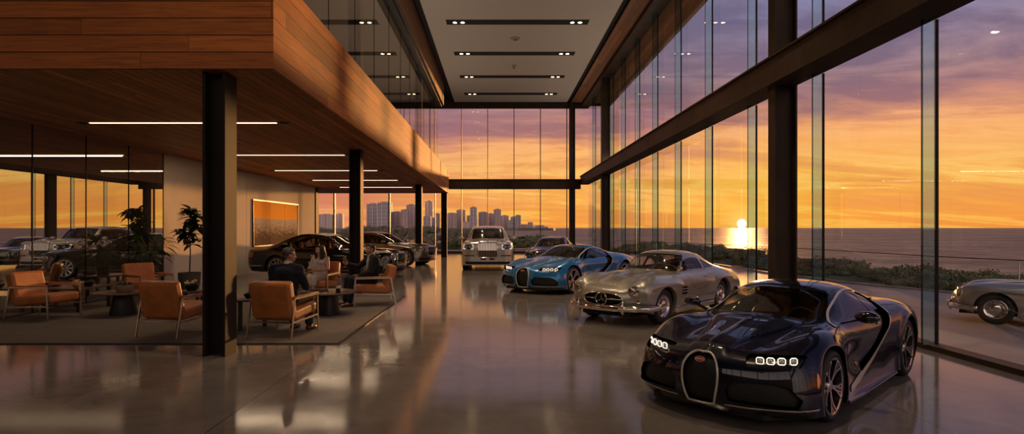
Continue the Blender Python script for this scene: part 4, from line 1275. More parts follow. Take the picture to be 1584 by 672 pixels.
def mirror_glass(name, refl, tint):
    m = bpy.data.materials.new(name); m.use_nodes = True; M[name] = m
    t = NT(m.node_tree); t.n.clear()
    tr = t.new('ShaderNodeBsdfTransparent'); tr.inputs[0].default_value = (*tint, 1)
    gl = t.new('ShaderNodeBsdfGlossy'); gl.inputs['Color'].default_value = (1, .97, .92, 1); gl.inputs['Roughness'].default_value = 0
    lw = t.new('ShaderNodeLayerWeight'); lw.inputs['Blend'].default_value = .35
    f = t.math('ADD', t.math('MULTIPLY', lw.outputs['Facing'], .35), refl, clamp=True)
    mx = t.new('ShaderNodeMixShader'); t.link(f, mx.inputs[0]); t.link(tr.outputs[0], mx.inputs[1]); t.link(gl.outputs[0], mx.inputs[2])
    o = t.new('ShaderNodeOutputMaterial'); t.link(mx.outputs[0], o.inputs[0])
mirror_glass('coated_glass', .50, (.62, .60, .56))
mirror_glass('mezzanine_glass', .22, (.66, .63, .57))

# ------------------------------------------------------------------ building
def struct(o): return tag(o, kind='structure')
EYE = 1.65; XG = 5.95; YB = 39.0; ZC = 9.83; ZS = 3.65; ZF = 4.96; XF = -2.83
struct(bx('floor', (-14.5, -8, -.25), (6.15, 39.25, 0), 'polished_concrete'))
# ceiling tray
m = MB(); m.box((-2.80, -8, ZC), (4.50, 38.6, ZC+.15)); struct(m.build('ceiling', 'ceiling_white', smooth=0))
tn = [0]; wn_ = [0]
def trim(mb_or, mats=None, **k):
    tn[0] += 1
    return struct(mb_or.build('trim_%d' % tn[0], mats, **k))
m = MB()
m.box((-3.08, -8, ZC+.12), (-2.80, 38.6, ZC+.3)); trim(m, 'shadow_gap', smooth=0)
m = MB(); m.box((4.50, -8, ZC+.12), (4.75, 38.6, ZC+.3)); trim(m, 'shadow_gap', smooth=0)
m = MB(); m.box((-3.08, 38.6, ZC-.02), (5.95, 38.85, ZC+.3)); trim(m, 'shadow_gap', smooth=0)
m = MB(); m.box((-3.20, -8, 8.66), (-3.08, 34.0, ZC+.2)); trim(m, 'bulkhead_wood', smooth=0)
m = MB(); m.box((4.75, -8, ZC-.02), (5.60, 38.9, ZC+.2)); trim(m, 'ceiling_wood', smooth=0)
m = MB(); m.box((5.45, -8, ZC-.22), (6.05, 39.1, ZC+.2)); trim(m, 'steel_bronze', smooth=0)
m = MB(); m.box((-14.5, -8, ZC+.3), (6.05, 39.25, ZC+.5)); trim(m, 'shadow_gap', smooth=0)
m = MB(); m.box((6.05, -8, ZC+.05), (7.6, 39.9, ZC+.35)); trim(m, 'ceiling_wood', smooth=0)        # roof overhang outside
m = MB(); m.box((-14.5, 39.25, ZC+.05), (7.6, 40.2, ZC+.35)); trim(m, 'ceiling_wood', smooth=0)
# mezzanine slab clad in timber
m = MB()
x0, x1, y0, y1 = -14.5, XF, 7.5, 34.3
V8 = [(x0,y0,ZS),(x1,y0,ZS),(x1,y1,ZS),(x0,y1,ZS),(x0,y0,ZF),(x1,y0,ZF),(x1,y1,ZF),(x0,y1,ZF)]
m.add(V8, [(0,3,2,1)], 2); m.add(V8, [(4,5,6,7)], 3); m.add(V8, [(0,1,5,4)], 1); m.add(V8, [(1,2,6,5)], 0); m.add(V8, [(2,3,7,6)], 1); m.add(V8, [(3,0,4,7)], 3)
trim(m, ['clad_side', 'clad_front', 'soffit_wood', 'office_dark'], smooth=0, weld=True)
# steel columns, H sections with the flanges facing the hall
def hcol(xa, xb, ya, yb, z0, z1, mat):
    m = MB(); t = .035
    m.box((xa, ya, z0), (xa+t, yb, z1)); m.box((xb-t, ya, z0), (xb, yb, z1)); m.box((xa+t, (ya+yb)/2-.02, z0), (xb-t, (ya+yb)/2+.02, z1))
    o = trim(m, mat, smooth=0)
    return o
for ya in (7.6, 15.1, 27.2): hcol(-3.775, -3.485, ya, ya+.34, 0, ZS, 'steel_dark')
hcol(-3.20, -2.88, 33.6, 33.94, 0, ZS, 'steel_dark')
for ya in (15.1, 27.2): hcol(-3.80, -3.485, ya, ya+.34, ZF, 8.9, 'steel_dark')
for ya in (-7.9, 11.8, 31.4): hcol(5.50, 5.945, ya, ya+.30, 0, ZC, 'steel_bronze')
hcol(4.66, 5.02, 38.55, 38.9, 0, ZC, 'steel_bronze')
# long beam on the glazed side and the beam across the end wall
m = MB(); m.box((5.35, -8, 5.0), (5.93, 38.9, 5.04)); m.box((5.35, -8, 4.48), (5.93, 38.9, 4.52)); m.box((5.40, -8, 4.52), (5.88, 38.9, 5.0)); trim(m, 'steel_bronze', smooth=0)
m = MB(); m.box((-14.5, 38.65, 4.79), (5.4, 39.0, 4.83)); m.box((-14.5, 38.65, 4.19), (5.4, 39.0, 4.23)); m.box((-14.5, 38.70, 4.23), (5.4, 38.96, 4.79)); trim(m, 'steel_bronze', smooth=0)
m = MB(); m.box((-14.5, 38.85, 9.5), (5.95, 39.15, ZC+.2)); trim(m, 'steel_bronze', smooth=0)
m = MB(); m.box((-14.5, 38.85, 0), (5.95, 39.1, .13)); trim(m, 'steel_bronze', smooth=0)
m = MB(); m.box((5.82, -8, 0), (6.05, 39.1, .07)); trim(m, 'steel_bronze', smooth=0)

def window(mb, mat):
    wn_[0] += 1
    return struct(mb.build('window_%d' % wn_[0], mat, smooth=0))
# glazed long wall: panes, structural glass fins and dark joints
for k in range(-5, 11):
    ya = 8.07+2.81*k; yb = ya+2.81
    for z0, z1 in ((.07, 4.48), (5.04, ZC-.2)):
        w = window(MB().quad((XG, ya, z0), (XG, yb, z0), (XG, yb, z1), (XG, ya, z1)), 'pane')
        f = MB(); f.box((5.762, ya-.010, z0), (XG, ya+.010, z1)); f.build('glass_fin', 'fin_glass', w, smooth=0)
        f = MB(); f.box((5.750, ya-.012, z0), (5.762, ya+.012, z1)); f.build('fin_edge', 'fin_edge', w, smooth=0)
        f = MB(); f.box((XG-.012, ya-.018, z0), (XG+.02, ya+.018, z1)); f.build('joint', 'steel_dark', w, smooth=0)
# end wall
XM = [-14.4, -10.7, -7.1, -4.10, -2.37, -.66, 1.06, 2.79, 4.52, XG]
for a, b in zip(XM[:-1], XM[1:]):
    for z0, z1 in ((.13, 4.19), (4.83, 9.5)):
        w = window(MB().quad((a, 39.0, z0), (b, 39.0, z0), (b, 39.0, z1), (a, 39.0, z1)), 'pane')
        wd = .10 if a < -5 else .045
        f = MB(); f.box((a-wd/2, 38.86, z0), (a+wd/2, 39.04, z1)); f.build('mullion', 'mullion_bronze', w, smooth=0)
# mezzanine glazing
for k in range(12):
    ya = 7.55+2.2*k; yb = ya+2.2
    w = window(MB().quad((-3.40, ya, ZF), (-3.40, yb, ZF), (-3.40, yb, 8.62), (-3.40, ya, 8.62)), 'mezzanine_glass')
    f = MB(); f.box((-3.41, ya-.004, ZF), (-3.392, ya+.004, 8.62)); f.build('joint', 'fin_edge', w, smooth=0)
m = MB(); m.box((-3.50, 7.5, 8.58), (-3.20, 34.0, 8.74)); trim(m, 'steel_dark', smooth=0)
m = MB(); m.box((-14.5, 7.5, 9.0), (-3.2, 34.0, 9.1)); trim(m, 'ceiling_white', smooth=0)
m = MB(); m.box((-10.0, 7.5, ZF), (-9.8, 30.0, 9.0)); struct(m.build('wall_mezzanine', 'plaster_beige', smooth=0))
m = MB(); m.box((-14.5, 7.5, ZF), (-3.5, 7.7, 9.0)); struct(m.build('wall_mezzanine_front', 'plaster_beige', smooth=0))
# office glass front, white wall, office box
XL = -9.0
for k in range(7):
    ya = 16.0-1.5*(k+1); yb = ya+1.5
    w = window(MB().quad((XL, ya, 0.0), (XL, yb, 0.0), (XL, yb, ZS), (XL, ya, ZS)), 'coated_glass')
    f = MB(); f.box((XL-.012, yb-.007, 0.0), (XL+.012, yb+.007, ZS)); f.build('joint', 'steel_dark', w, smooth=0)
m = MB(); m.box((XL-.2, 16.0, 0), (XL, 29.3, ZS)); struct(m.build('wall_left', 'plaster_white', smooth=0))
for yy in (18.66, 21.3, 27.2):
    m = MB(); m.box((XL-.01, yy-.006, 0), (XL+.0015, yy+.006, ZS)); trim(m, 'office_dark', smooth=0)
m = MB(); m.box((XL-.25, 29.3, 0), (XL+.05, 29.75, ZS)); trim(m, 'steel_bronze', smooth=0)
m = MB(); m.box((-14.5, 15.95, 0), (XL-.2, 16.15, ZS)); struct(m.build('wall_office_end', 'plaster_beige', smooth=0))
m = MB(); m.box((-14.5, 5.3, 0), (-14.3, 16.0, ZS)); struct(m.build('wall_office_back', 'plaster_beige', smooth=0))
m = MB(); m.box((-14.5, 5.3, 0), (XL, 5.5, ZS)); struct(m.build('wall_office_near', 'office_dark', smooth=0))
m = MB(); m.box((-14.6, -8, 0), (-14.4, 5.3, ZC+.3)); struct(m.build('wall_left_near', 'plaster_beige', smooth=0))
m = MB(); m.box((-14.6, -8.2, 0), (6.15, -8, 4.6)); struct(m.build('wall_behind', 'office_dark', smooth=0))
for a in range(8):
    xa = -14.5+2.56*a
    w = window(MB().quad((xa, -8.1, 4.6), (xa+2.56, -8.1, 4.6), (xa+2.56, -8.1, ZC+.2), (xa, -8.1, ZC+.2)), 'pane')
    f = MB(); f.box((xa-.04, -8.2, 4.6), (xa+.04, -8.0, ZC+.2)); f.build('mullion', 'mullion_bronze', w, smooth=0)

# ------------------------------------------------------------------ ceiling fittings
emit_mat('lamp_glow', (1, .66, .34), 22)
emit_mat('strip_glow', (1, .74, .46), 3.2)
pbr('lamp_trim', (.02, .018, .016), .4, .5)
ordinal = ['farthest', 'second farthest', 'third farthest', 'fourth farthest', 'fifth farthest']
for i, yy in enumerate((36.2, 32.1, 27.85, 23.6, 19.4)):
    t_ = thing('ceiling_light', 'black ceiling slot with paired downlights, %s from the camera' % ordinal[i], 'ceiling light', (.78, yy, ZC), 0, 'black downlight slots across the hall ceiling')
    f = MB(); f.box((-2.82, -.27, -.015), (2.82, .27, .004)); f.build('slot_frame', 'shadow_gap', t_, smooth=0)
    for xx in (-2.48, -2.18, 2.18, 2.48):
        f = MB(); f.lathe([(.10, -.018), (.11, -.03), (.085, -.03), (.08, -.017)], 20, Matrix.Translation((xx, 0, 0))); d = f.build('downlight', 'lamp_trim', t_, smooth=40)
        f = MB(); f.lathe([(0, -.022), (.08, -.022)], 18, Matrix.Translation((xx, 0, 0))); f.build('lamp', 'lamp_glow', d, smooth=0)
ordl = ['nearest', 'second', 'third', 'fourth', 'fifth']
for i, yy in enumerate((11.3, 16.3, 20.7, 24.9, 29.2)):
    t_ = thing('strip_light', 'warm LED strip set in the timber soffit, %s from the camera' % ordl[i], 'ceiling light', (-5.95, yy, ZS), 0, 'LED strips in the soffit over the lounge')
    f = MB(); f.box((-1.80, -.022, -.010), (1.75, .022, .002)); f.build('diffuser', 'strip_glow', t_, smooth=0)
    for xx in (-1.93, 1.88):
        f = MB(); f.lathe([(.12, 0), (.12, -.012), (.07, -.016), (.06, -.004), (0, -.004)], 18, Matrix.Translation((xx, 0, 0))); f.build('end_spot', 'lamp_trim', t_, smooth=40)
t_ = thing('smoke_detector', 'round grey smoke detector on the ceiling between the two nearer slots', 'smoke detector', (.76, 25.6, ZC))
f = MB(); f.lathe([(.20, 0), (.20, -.03), (.15, -.07), (0, -.075)], 24); f.build('housing', 'plaster_beige', t_, smooth=40)
f = MB(); f.lathe([(.06, -.07), (.055, -.09), (0, -.092)], 16); f.build('sensor', 'lamp_trim', t_, smooth=40)
t_ = thing('sprinkler', 'small pale sprinkler head hanging from the ceiling', 'sprinkler', (.81, 29.9, ZC+.012))
f = MB(); f.lathe([(.14, 0), (.13, -.02), (.05, -.04), (.03, -.165), (0, -.165)], 18); f.build('escutcheon', 'plaster_beige', t_, smooth=40)
f = MB(); f.lathe([(0, -.16), (.10, -.165), (.10, -.175), (0, -.18)], 16); f.build('deflector', 'plaster_beige', t_, smooth=40)
# ------------------------------------------------------------------ cars on the floor
navy = make_hyper('hypercar', 'glossy dark navy hypercar nearest the camera, front right of the hall', (3.152, 6.44, 0), -2.385, (.865, .835, .892), 'paint_navy', None)
blue = copy_tree(navy, None, {'paint_navy': 'paint_blue'})
blue.location = (2.023, 16.62, 0); blue.rotation_euler = (0, 0, -2.252); blue.scale = (.989,)*3
blue['label'] = 'bright blue hypercar parked behind the champagne classic coupe'
coupe = make_gull('classic_coupe', 'champagne silver classic coupe with chrome bumper, inside between the two hypercars', (3.145, 11.66, 0), -2.305, (1.04, .935, .915), None)
c2 = copy_tree(coupe)
c2.location = (9.72, 10.07, -.02); c2.rotation_euler = (0, 0, PI-.75); c2.scale = (.80, .80, .80)
c2['label'] = 'silver classic coupe standing outside on the terrace, cut off by the right edge'
make_saloon('limousine', 'silver white limousine with tall upright grille facing the camera by the end wall', (-.422, 25.6, 0), -1.559, 1.047, None, LIMO, 'paint_white_silver', 'limo')
black = make_saloon('saloon_car', 'black saloon car seen from the side behind the seated people', (-5.55, 20.2, 0), -.20, 1.0, None, SALOON, 'paint_black', 'saloon')
s2 = copy_tree(black, None, {'paint_black': 'paint_bronze_grey'})
s2.location = (-5.2, 27.2, 0); s2.rotation_euler = (0, 0, -.34); s2.scale = (1.0,)*3
s2['label'] = 'bronze grey saloon car parked behind the black saloon'
s3 = copy_tree(black, None, {'paint_black': 'paint_charcoal'})
s3.location = (2.35, 25.6, 0); s3.rotation_euler = (0, 0, -1.83); s3.scale = (.86, .93, .86)
s3['label'] = 'dark charcoal coupe half hidden behind the blue hypercar'
# ------------------------------------------------------------------ lounge furniture
def leather(name, col):
    m, t, b = new_mat(name)
    c = t.coord(); n = t.noise(c, 5, 5, .6); v = t.new('ShaderNodeTexVoronoi'); v.inputs['Scale'].default_value = 140; t.link(c, v.inputs['Vector'])
    t.link(t.ramp(n, [(.3, tuple(x*.75 for x in col)), (.7, tuple(min(1, x*1.2) for x in col))]), b.inputs['Base Color'])
    b.inputs['Roughness'].default_value = .42
    t.link(t.bump(t.math('ADD', t.math('MULTIPLY', v.outputs['Distance'], .3), t.noise(c, 9, 4)), .12, .01), b.inputs['Normal'])
leather('tan_leather', (.46, .155, .038))
pbr('brushed_steel', (.50, .44, .38), .25, 1)
pbr('walnut', (.085, .040, .022), .4, var=.3, vscale=3)
pbr('black_metal', (.018, .017, .017), .38, .6)
pbr('black_wood', (.014, .010, .008), .5)
pbr('pot_grey', (.075, .065, .055), .7, var=.2, vscale=4)
pbr('pot_clay', (.30, .20, .13), .7, var=.3, vscale=12)
pbr('soil', (.02, .014, .009), .95)
pbr('leaf_dark', (.022, .05, .016), .42, var=.45, vscale=3)
pbr('leaf_mid', (.05, .10, .03), .5, var=.4, vscale=4)
pbr('petal_yellow', (.55, .42, .18), .6)
pbr('stem_brown', (.06, .04, .022), .8)
pbr('office_black', (.012, .012, .013), .5)
pbr('paper_white', (.7, .66, .6), .6)
glass_mat('drink_glass', (.93, .92, .90), 1.5, gain=1.3)
glass_mat('champagne', (.95, .72, .30), 1.35)
glass_mat('bottle_glass', (.75, .74, .70), 1.5, gain=1.4)
m, t, b = new_mat('woven_rug')
c = t.coord('Object'); P = t.xyz(c)
n = t.noise(t.comb(t.math('MULTIPLY', P[0], 1.5), t.math('MULTIPLY', P[1], 9), 0), 1.3, 7, .68, .5); n2 = t.noise(c, 90, 3, .7)
col = t.ramp(n, [(.25, (.085, .066, .052)), (.5, (.15, .118, .094)), (.75, (.23, .185, .15))])
col = t.mix(.35, col, t.ramp(n2, [(.3, (.06, .045, .035)), (.7, (.26, .21, .17))]))
t.link(col, b.inputs['Base Color']); b.inputs['Roughness'].default_value = .95
t.link(t.bump(n2, .5, .006), b.inputs['Normal'])

rug = thing('rug', 'large taupe woven rug with dark edge under the lounge chairs', 'rug', (-5.6, 11.35, 0))
f = MB(); f.box((-3.30, -2.90, 0), (3.32, 2.92, .014)); f.build('pile', 'woven_rug', rug, smooth=0, bevel=.004)
f = MB(); f.bar([(-3.34, -2.92, .007), (3.35, -2.92, .007), (3.35, 2.95, .007), (-3.34, 2.95, .007)], .05, .012, closed=True); f.build('border', 'black_wood', rug, smooth=0)

def cushion(name, a, b, parent, T, mat='tan_leather', bev=.045, crown=.02):
    (x0, y0, z0), (x1, y1, z1) = a, b
    m = MB(); nx, ny = 8, 8
    def top(u, v): return Vector((x0+(x1-x0)*u, y0+(y1-y0)*v, z1+crown*math.sin(PI*u)*math.sin(PI*v)))
    def bot(u, v): return Vector((x0+(x1-x0)*u, y0+(y1-y0)*v, z0))
    m.grid(lambda u, v: T @ top(u, v), nx, ny); m.grid(lambda u, v: T @ bot(1-u, v), nx, ny)
    e = lambda n: [i/n for i in range(n+1)]
    for (pu, pv) in ((lambda s: (s, 0), 0), (lambda s: (1, s), 0), (lambda s: (1-s, 1), 0), (lambda s: (0, 1-s), 0)):
        L = e(8)
        vs = [T @ bot(*pu(s)) for s in L]+[T @ top(*pu(s)) for s in L]
        m.add(vs, [(i, i+1, 10+i, 9+i) for i in range(8)])
    return m.build(name, mat, parent, smooth=50, bevel=bev, seg=3, weld=True)

def make_chair(label, loc, rz, group='tan leather lounge chairs on the rug'):
    t = thing('lounge_chair', label, 'armchair', loc, rz, group)
    I = Matrix.Identity(4)
    Ts = Matrix.Translation((0, -.02, .30)) @ Matrix.Rotation(math.radians(5), 4, 'X')
    cushion('seat_cushion', (-.325, -.34, -.03), (.325, .40, .135), t, Ts)
    Tb = Matrix.Translation((0, -.30, .29)) @ Matrix.Rotation(math.radians(14), 4, 'X')
    bk = MB()
    R = Tb @ Matrix.Rotation(PI/2, 4, 'X')
    cushion('backrest', (-.325, .0, -.06), (.325, .57, .10), t, R)
    fr = MB()
    for s in (-1, 1):
        x = s*.352
        fr.bar([(x, .36, .0), (x, .335, .585)], .014, .034, 0, (0, 1, 0))
        fr.bar([(x, .352, .585), (x, -.40, .585)], .014, .034)
        fr.bar([(x, -.385, .585), (x, -.50, .0)], .014, .034, 0, (0, 1, 0))
        fr.bar([(x, .345, .255), (x, -.455, .235)], .014, .030)
    fr.bar([(-.352, -.393, .585), (.352, -.393, .585)], .014, .034)
    fr.bar([(-.352, -.43, .235), (.352, -.43, .235)], .014, .026)
    fr.bar([(-.352, .20, .250), (.352, .20, .250)], .014, .026)
    fr.build('frame', 'brushed_steel', t, smooth=0, bevel=.003)
    for s in (-1, 1):
        a = MB(); a.box((s*.352-.028, -.36, .600), (s*.352+.028, .335, .618)); a.build('armrest', 'tan_leather', t, smooth=30, bevel=.008)
    return t
A = make_chair('tan leather lounge chair at far left, seen from its right side facing the round table', (-8.15, 10.75, .018), -PI/2-.12)
def chair_copy(label, loc, rz):
    c = copy_tree(A); c.location = loc; c.rotation_euler = (0, 0, rz); c['label'] = label; return c
chair_copy('tan leather lounge chair behind the round table, backed by the leafy plant', (-7.72, 13.15, .018), -PI/2-.55)
chair_copy('empty tan leather lounge chair with its back to the camera, left of the first column', (-4.95, 9.28, .018), -.20)
chair_copy('tan leather lounge chair in which the man with his back turned sits', (-3.28, 9.22, .018), -.16)
chair_copy('tan leather lounge chair in which the woman sits', (-4.08, 13.55, .018), PI-.12)
chair_copy('tan leather lounge chair in which the man raising a glass sits', (-2.72, 12.70, .018), PI/2+.30)

def coffee_table(label, loc, r=.53):
    t = thing('coffee_table', label, 'table', loc, 0, 'round coffee tables with cone base')
    f = MB(); f.lathe([(0, .40), (r-.015, .40), (r, .412), (r, .424), (r-.012, .432), (0, .432)], 48); f.build('tabletop', 'walnut', t, smooth=40)
    f = MB(); f.lathe([(0, 0), (.235, 0), (.235, .01), (.165, .40), (0, .40)], 40); f.build('base', 'black_metal', t, smooth=40)
    return t
coffee_table('round dark coffee table with cone base and succulent bowl on top', (-7.08, 11.25, .0155))
coffee_table('round dark coffee table with cone base between the three seated people', (-3.23, 11.3, .0155), .55)

def slab_table(label, loc, rz, w, d, h, round_=False, group=None):
    t = thing('side_table', label, 'table', loc, rz, group)
    f = MB()
    if round_: f.lathe([(0, h-.035), (w/2-.01, h-.035), (w/2, h-.025), (w/2, h-.006), (w/2-.008, h), (0, h)], 36)
    else: f.box((-w/2, -d/2, h-.035), (w/2, d/2, h))
    f.build('tabletop', 'walnut', t, smooth=40, bevel=.004)
    n = 3 if round_ else 4
    for k in range(n):
        if round_:
            a = 2*PI*k/n+.6; x, y = .30*w*math.cos(a)*1.2, .30*w*math.sin(a)*1.2
        else: x, y = (w/2-.06)*(1 if k % 2 else -1), (d/2-.05)*(1 if k < 2 else -1)
        f = MB(); f.box((x-.03, y-.022, 0), (x+.03, y+.022, h-.035)); f.build('leg', 'black_wood', t, smooth=0, bevel=.004)
    return t
slab_table('low rectangular dark side table against the office glass behind the leftmost chair', (-8.45, 11.95, .0155), 0, .80, 1.0, .46)
slab_table('round walnut side table behind the first column with a black candle bottle on it', (-4.12, 9.75, .0155), 0, .80, .8, .50, True)
slab_table('small dark side table holding yellow flowers beside the empty chair', (-6.05, 11.75, .0155), .2, .42, .42, .40)
slab_table('dark plant stand under the broad leafy plant', (-8.45, 14.38, .0), 0, .62, .45, .50)

def leaf(m, base, d, up, L, w, curl=.25, mi=0, seg=5, fold=.18):
    """one curved pointed leaf"""
    base = Vector(base); d = Vector(d).normalized(); side = d.cross(Vector(up))
    if side.length < 1e-3: side = d.cross(Vector((1, 0, 0)))
    side.normalize(); nn = side.cross(d)
    vs = []; fs = []
    for i in range(seg+1):
        t = i/seg; p = base+d*(L*t)-nn*(0)-Vector((0, 0, 1))*(curl*L*t*t)
        ww = w*(math.sin(PI*min(1, t**.75*.97+.03)))**.8
        vs += [p-side*ww+nn*fold*ww, p, p+side*ww+nn*fold*ww]
    for i in range(seg):
        a = i*3
        fs += [(a, a+1, a+4, a+3), (a+1, a+2, a+5, a+4)]
    m.add(vs, fs, mi)

# fiddle leaf fig
def fig(label, loc, h, seed):
    r = random.Random(seed)
    t = thing('potted_fig', label, 'plant', loc)
    f = MB(); f.lathe([(0, 0), (.23, 0), (.27, .20), (.285, .45), (.265, .45), (.255, .41), (0, .41)], 32); p = f.build('pot', 'pot_grey', t, smooth=40)
    f = MB(); f.lathe([(0, .42), (.256, .42)], 24); f.build('soil', 'soil', p, smooth=0)
    st = MB(); st.tube([(0, 0, .38), (.02, .01, h*.45), (-.01, .02, h*.7), (.01, 0, h*.93)], [.020, .016, .012, .006], 8)
    fo = MB(); br = []
    for k in range(7):
        z = h*(.52+.062*k); a = r.uniform(0, 6.28); L = r.uniform(.2, .4)
        e = Vector((L*math.cos(a), L*math.sin(a), z+.16)); st.tube([(0, 0.01, z), e], [.010, .005], 6); br.append(((0, .01, z), e))
    for k in range(150):
        b0, e = br[r.randrange(7)] if k % 3 else ((0, 0, h*.55), Vector((0.01, 0, h*.97)))
        s = r.uniform(.25, 1.05); p0 = Vector(b0).lerp(Vector(e), s)
        a = r.uniform(0, 6.28); el = r.uniform(-.35, .75)
        leaf(fo, p0, (math.cos(a)*math.cos(el), math.sin(a)*math.cos(el), math.sin(el)), (0, 0, 1), r.uniform(.22, .36), r.uniform(.075, .115), r.uniform(.1, .5), fold=.25)
    st.build('stem', 'stem_brown', t, smooth=60); fo.build('foliage', 'leaf_dark', t, smooth=60)
    return t
fig('tall fiddle leaf fig in a grey pot against the white wall', (-8.32, 16.05, 0), 2.2, 3)
fig('fiddle leaf fig standing inside the office behind the glass', (-10.15, 14.6, 0), 2.25, 5)
# broad leafy plant on its stand
r = random.Random(11)
t_ = thing('leafy_plant', 'broad leafy green plant on a dark stand behind the second lounge chair', 'plant', (-8.45, 14.38, .501))
f = MB(); f.lathe([(0, 0), (.12, 0), (.16, .22), (.15, .22), (.14, .19), (0, .19)], 24); f.build('pot', 'black_metal', t_, smooth=40)
st = MB(); fo = MB()
for k in range(44):
    a = r.uniform(0, 6.28); L = r.uniform(.18, .50); hh = r.uniform(.20, .78)
    e = Vector((L*math.cos(a), L*math.sin(a), .2+hh))
    st.tube([(.03*math.cos(a), .03*math.sin(a), .18), (e.x*.45, e.y*.45, .2+hh*.7), e], [.006, .005, .004], 5)
    leaf(fo, e, (math.cos(a), math.sin(a), r.uniform(-.3, .4)), (0, 0, 1), r.uniform(.20, .34), r.uniform(.05, .085), r.uniform(.3, .8))
st.build('stem', 'leaf_mid', t_, smooth=60); fo.build('foliage', 'leaf_dark', t_, smooth=60)

# table top pieces
def succulents(name, label, loc, R, n, seed, pot='pot_clay', flowers=False):
    r = random.Random(seed)
    t = thing(name, label, 'plant', loc)
    f = MB(); f.lathe([(0, 0), (R*.6, 0), (R*.95, R*.45), (R, R*.8), (R*.93, R*.8), (R*.85, R*.65), (0, R*.65)], 28); f.build('bowl', pot, t, smooth=40)
    fo = MB()
    for k in range(n):
        a = r.uniform(0, 6.28); q = R*.75*math.sqrt(r.random()); c = Vector((q*math.cos(a), q*math.sin(a), R*.66))
        for j in range(9):
            b = 2*PI*j/9+r.random(); leaf(fo, c, (math.cos(b), math.sin(b), r.uniform(.4, 1.8)), (0, 0, 1), R*r.uniform(.35, .75), R*.10, .15, seg=3)
    fo.build('foliage', 'leaf_mid', t, smooth=60)
    if flowers:
        fl = MB()
        for k in range(16):
            a = r.uniform(0, 6.28); q = R*.9*math.sqrt(r.random()); fl.ball((q*math.cos(a), q*math.sin(a), R*r.uniform(1.0, 1.5)), R*.16, 8, 6)
        fl.build('flowers', 'petal_yellow', t, smooth=60)
    return t
succulents('succulent_bowl', 'clay bowl of green succulents on the left round coffee table', (-7.05, 11.22, .449), .17, 12, 21)
succulents('potted_plant', 'small dark potted plant on the low table by the office glass', (-8.25, 11.98, .477), .10, 8, 22, 'black_metal')
succulents('flower_pot', 'low pot of pale yellow flowers on the table by the office glass', (-8.22, 11.65, .477), .10, 6, 23, 'pot_clay', True)
succulents('flower_bowl', 'low bowl of yellow flowers on the small table beside the empty chair', (-6.05, 11.75, .417), .13, 6, 24, 'black_metal', True)
succulents('succulent_pot', 'dark bowl of succulents beside the candle bottle on the round side table', (-4.02, 9.62, .517), .085, 7, 25, 'black_metal')
t_ = thing('candle_bottle', 'black cylindrical candle bottle with pale top on the round side table', 'bottle', (-3.92, 9.78, .517))
f = MB(); f.lathe([(0, 0), (.034, 0), (.036, .01), (.036, .17), (.030, .185), (0, .185)], 20); f.build('bottle_body', 'black_metal', t_, smooth=40)
f = MB(); f.lathe([(0, .186), (.028, .186), (.028, .23), (.022, .236), (0, .236)], 18); f.build('cap', 'satin_silver', t_, smooth=40)
t_ = thing('water_bottle', 'clear glass water bottle on the coffee table between the people', 'bottle', (-3.0, 11.2, .449))
f = MB(); f.lathe([(0, .002), (.036, .002), (.040, .01), (.040, .17), (.030, .22), (.015, .25), (.014, .29), (0, .29)], 24); f.build('bottle_body', 'bottle_glass', t_, smooth=40)
f = MB(); f.lathe([(.0405, .05), (.0405, .12)], 24); f.build('paper_label', 'paper_white', t_, smooth=60)
f = MB(); f.lathe([(.017, .275), (.017, .305), (0, .307)], 14); f.build('cap', 'black_metal', t_, smooth=40)
bx('gift_box', (-.035, -.035, 0), (.035, .035, .085), 'black_metal', None, .003)
o = bpy.data.objects['gift_box']; o.location = (-2.95, 11.0, .449); tag(o, 'small black box in front of the glass water bottle', 'box')
t_ = thing('serving_tray', 'dark serving tray with low dishes beside the man with his back turned', 'tray', (-3.42, 11.25, .449), .3)
f = MB(); f.box((-.20, -.13, 0), (.20, .13, .008)); f.build('tray_base', 'black_wood', t_, smooth=0, bevel=.002)
f = MB(); f.bar([(-.20, -.13, .014), (.20, -.13, .014), (.20, .13, .014), (-.20, .13, .014)], .012, .02, closed=True); f.build('tray_rim', 'walnut', t_, smooth=0)
for k, (xx, yy) in enumerate(((-3.50, 11.24), (-3.33, 11.28))):
    d_ = MB(); d_.lathe([(0, .002), (.03, .002), (.055, .028), (.05, .028), (.028, .008), (0, .008)], 20)
    d_ = d_.build('dish', 'walnut', smooth=40); d_.location = (xx, yy, .457)
    tag(d_, 'small low brown dish on the serving tray, %s of the pair' % ('left' if k == 0 else 'right'), 'dish', 'dishes on the serving tray')

# framed picture on the white wall
m, t, b = new_mat('dune_print')
P = t.xyz(t.coord('Object')); yy, zz = P[1], P[2]
hill = t.math('ADD', t.math('MULTIPLY', t.noise(t.comb(yy, 0, 0), .55, 4), .55), t.math('MULTIPLY', t.noise(t.comb(yy, zz, 5.0), 3.0, 5), .06))
sky = t.ramp(t.math('MULTIPLY_ADD', zz, .55, .5), [(.35, srgb(255,180,80)), (.7, srgb(252,176,70)), (1, srgb(244,168,80))])
land = t.ramp(t.math('ADD', t.math('MULTIPLY', t.noise(t.comb(yy, t.math('MULTIPLY', zz, 4), 0), 2.5, 6), .5), t.math('MULTIPLY', zz, .5)), [(-.0, srgb(104,86,70)), (.2, srgb(178,164,150)), (.45, srgb(206,194,182))])
isl = t.math('LESS_THAN', zz, t.math('SUBTRACT', hill, .12))
t.link(t.mix(isl, sky, land), b.inputs['Base Color']); b.inputs['Roughness'].default_value = .9; b.inputs['Specular IOR Level'].default_value = .05
pc = thing('wall_picture', 'wide framed picture of dunes under an orange sky on the white wall', 'picture', (XL+.03, 24.2, 1.83))
for k in range(3):
    y0 = -2.4+1.6*k
    f = MB(); f.box((-.02, y0+.015, -.84), (.012, y0+1.585, .84)); f.build('print_panel', 'dune_print', pc, smooth=0)
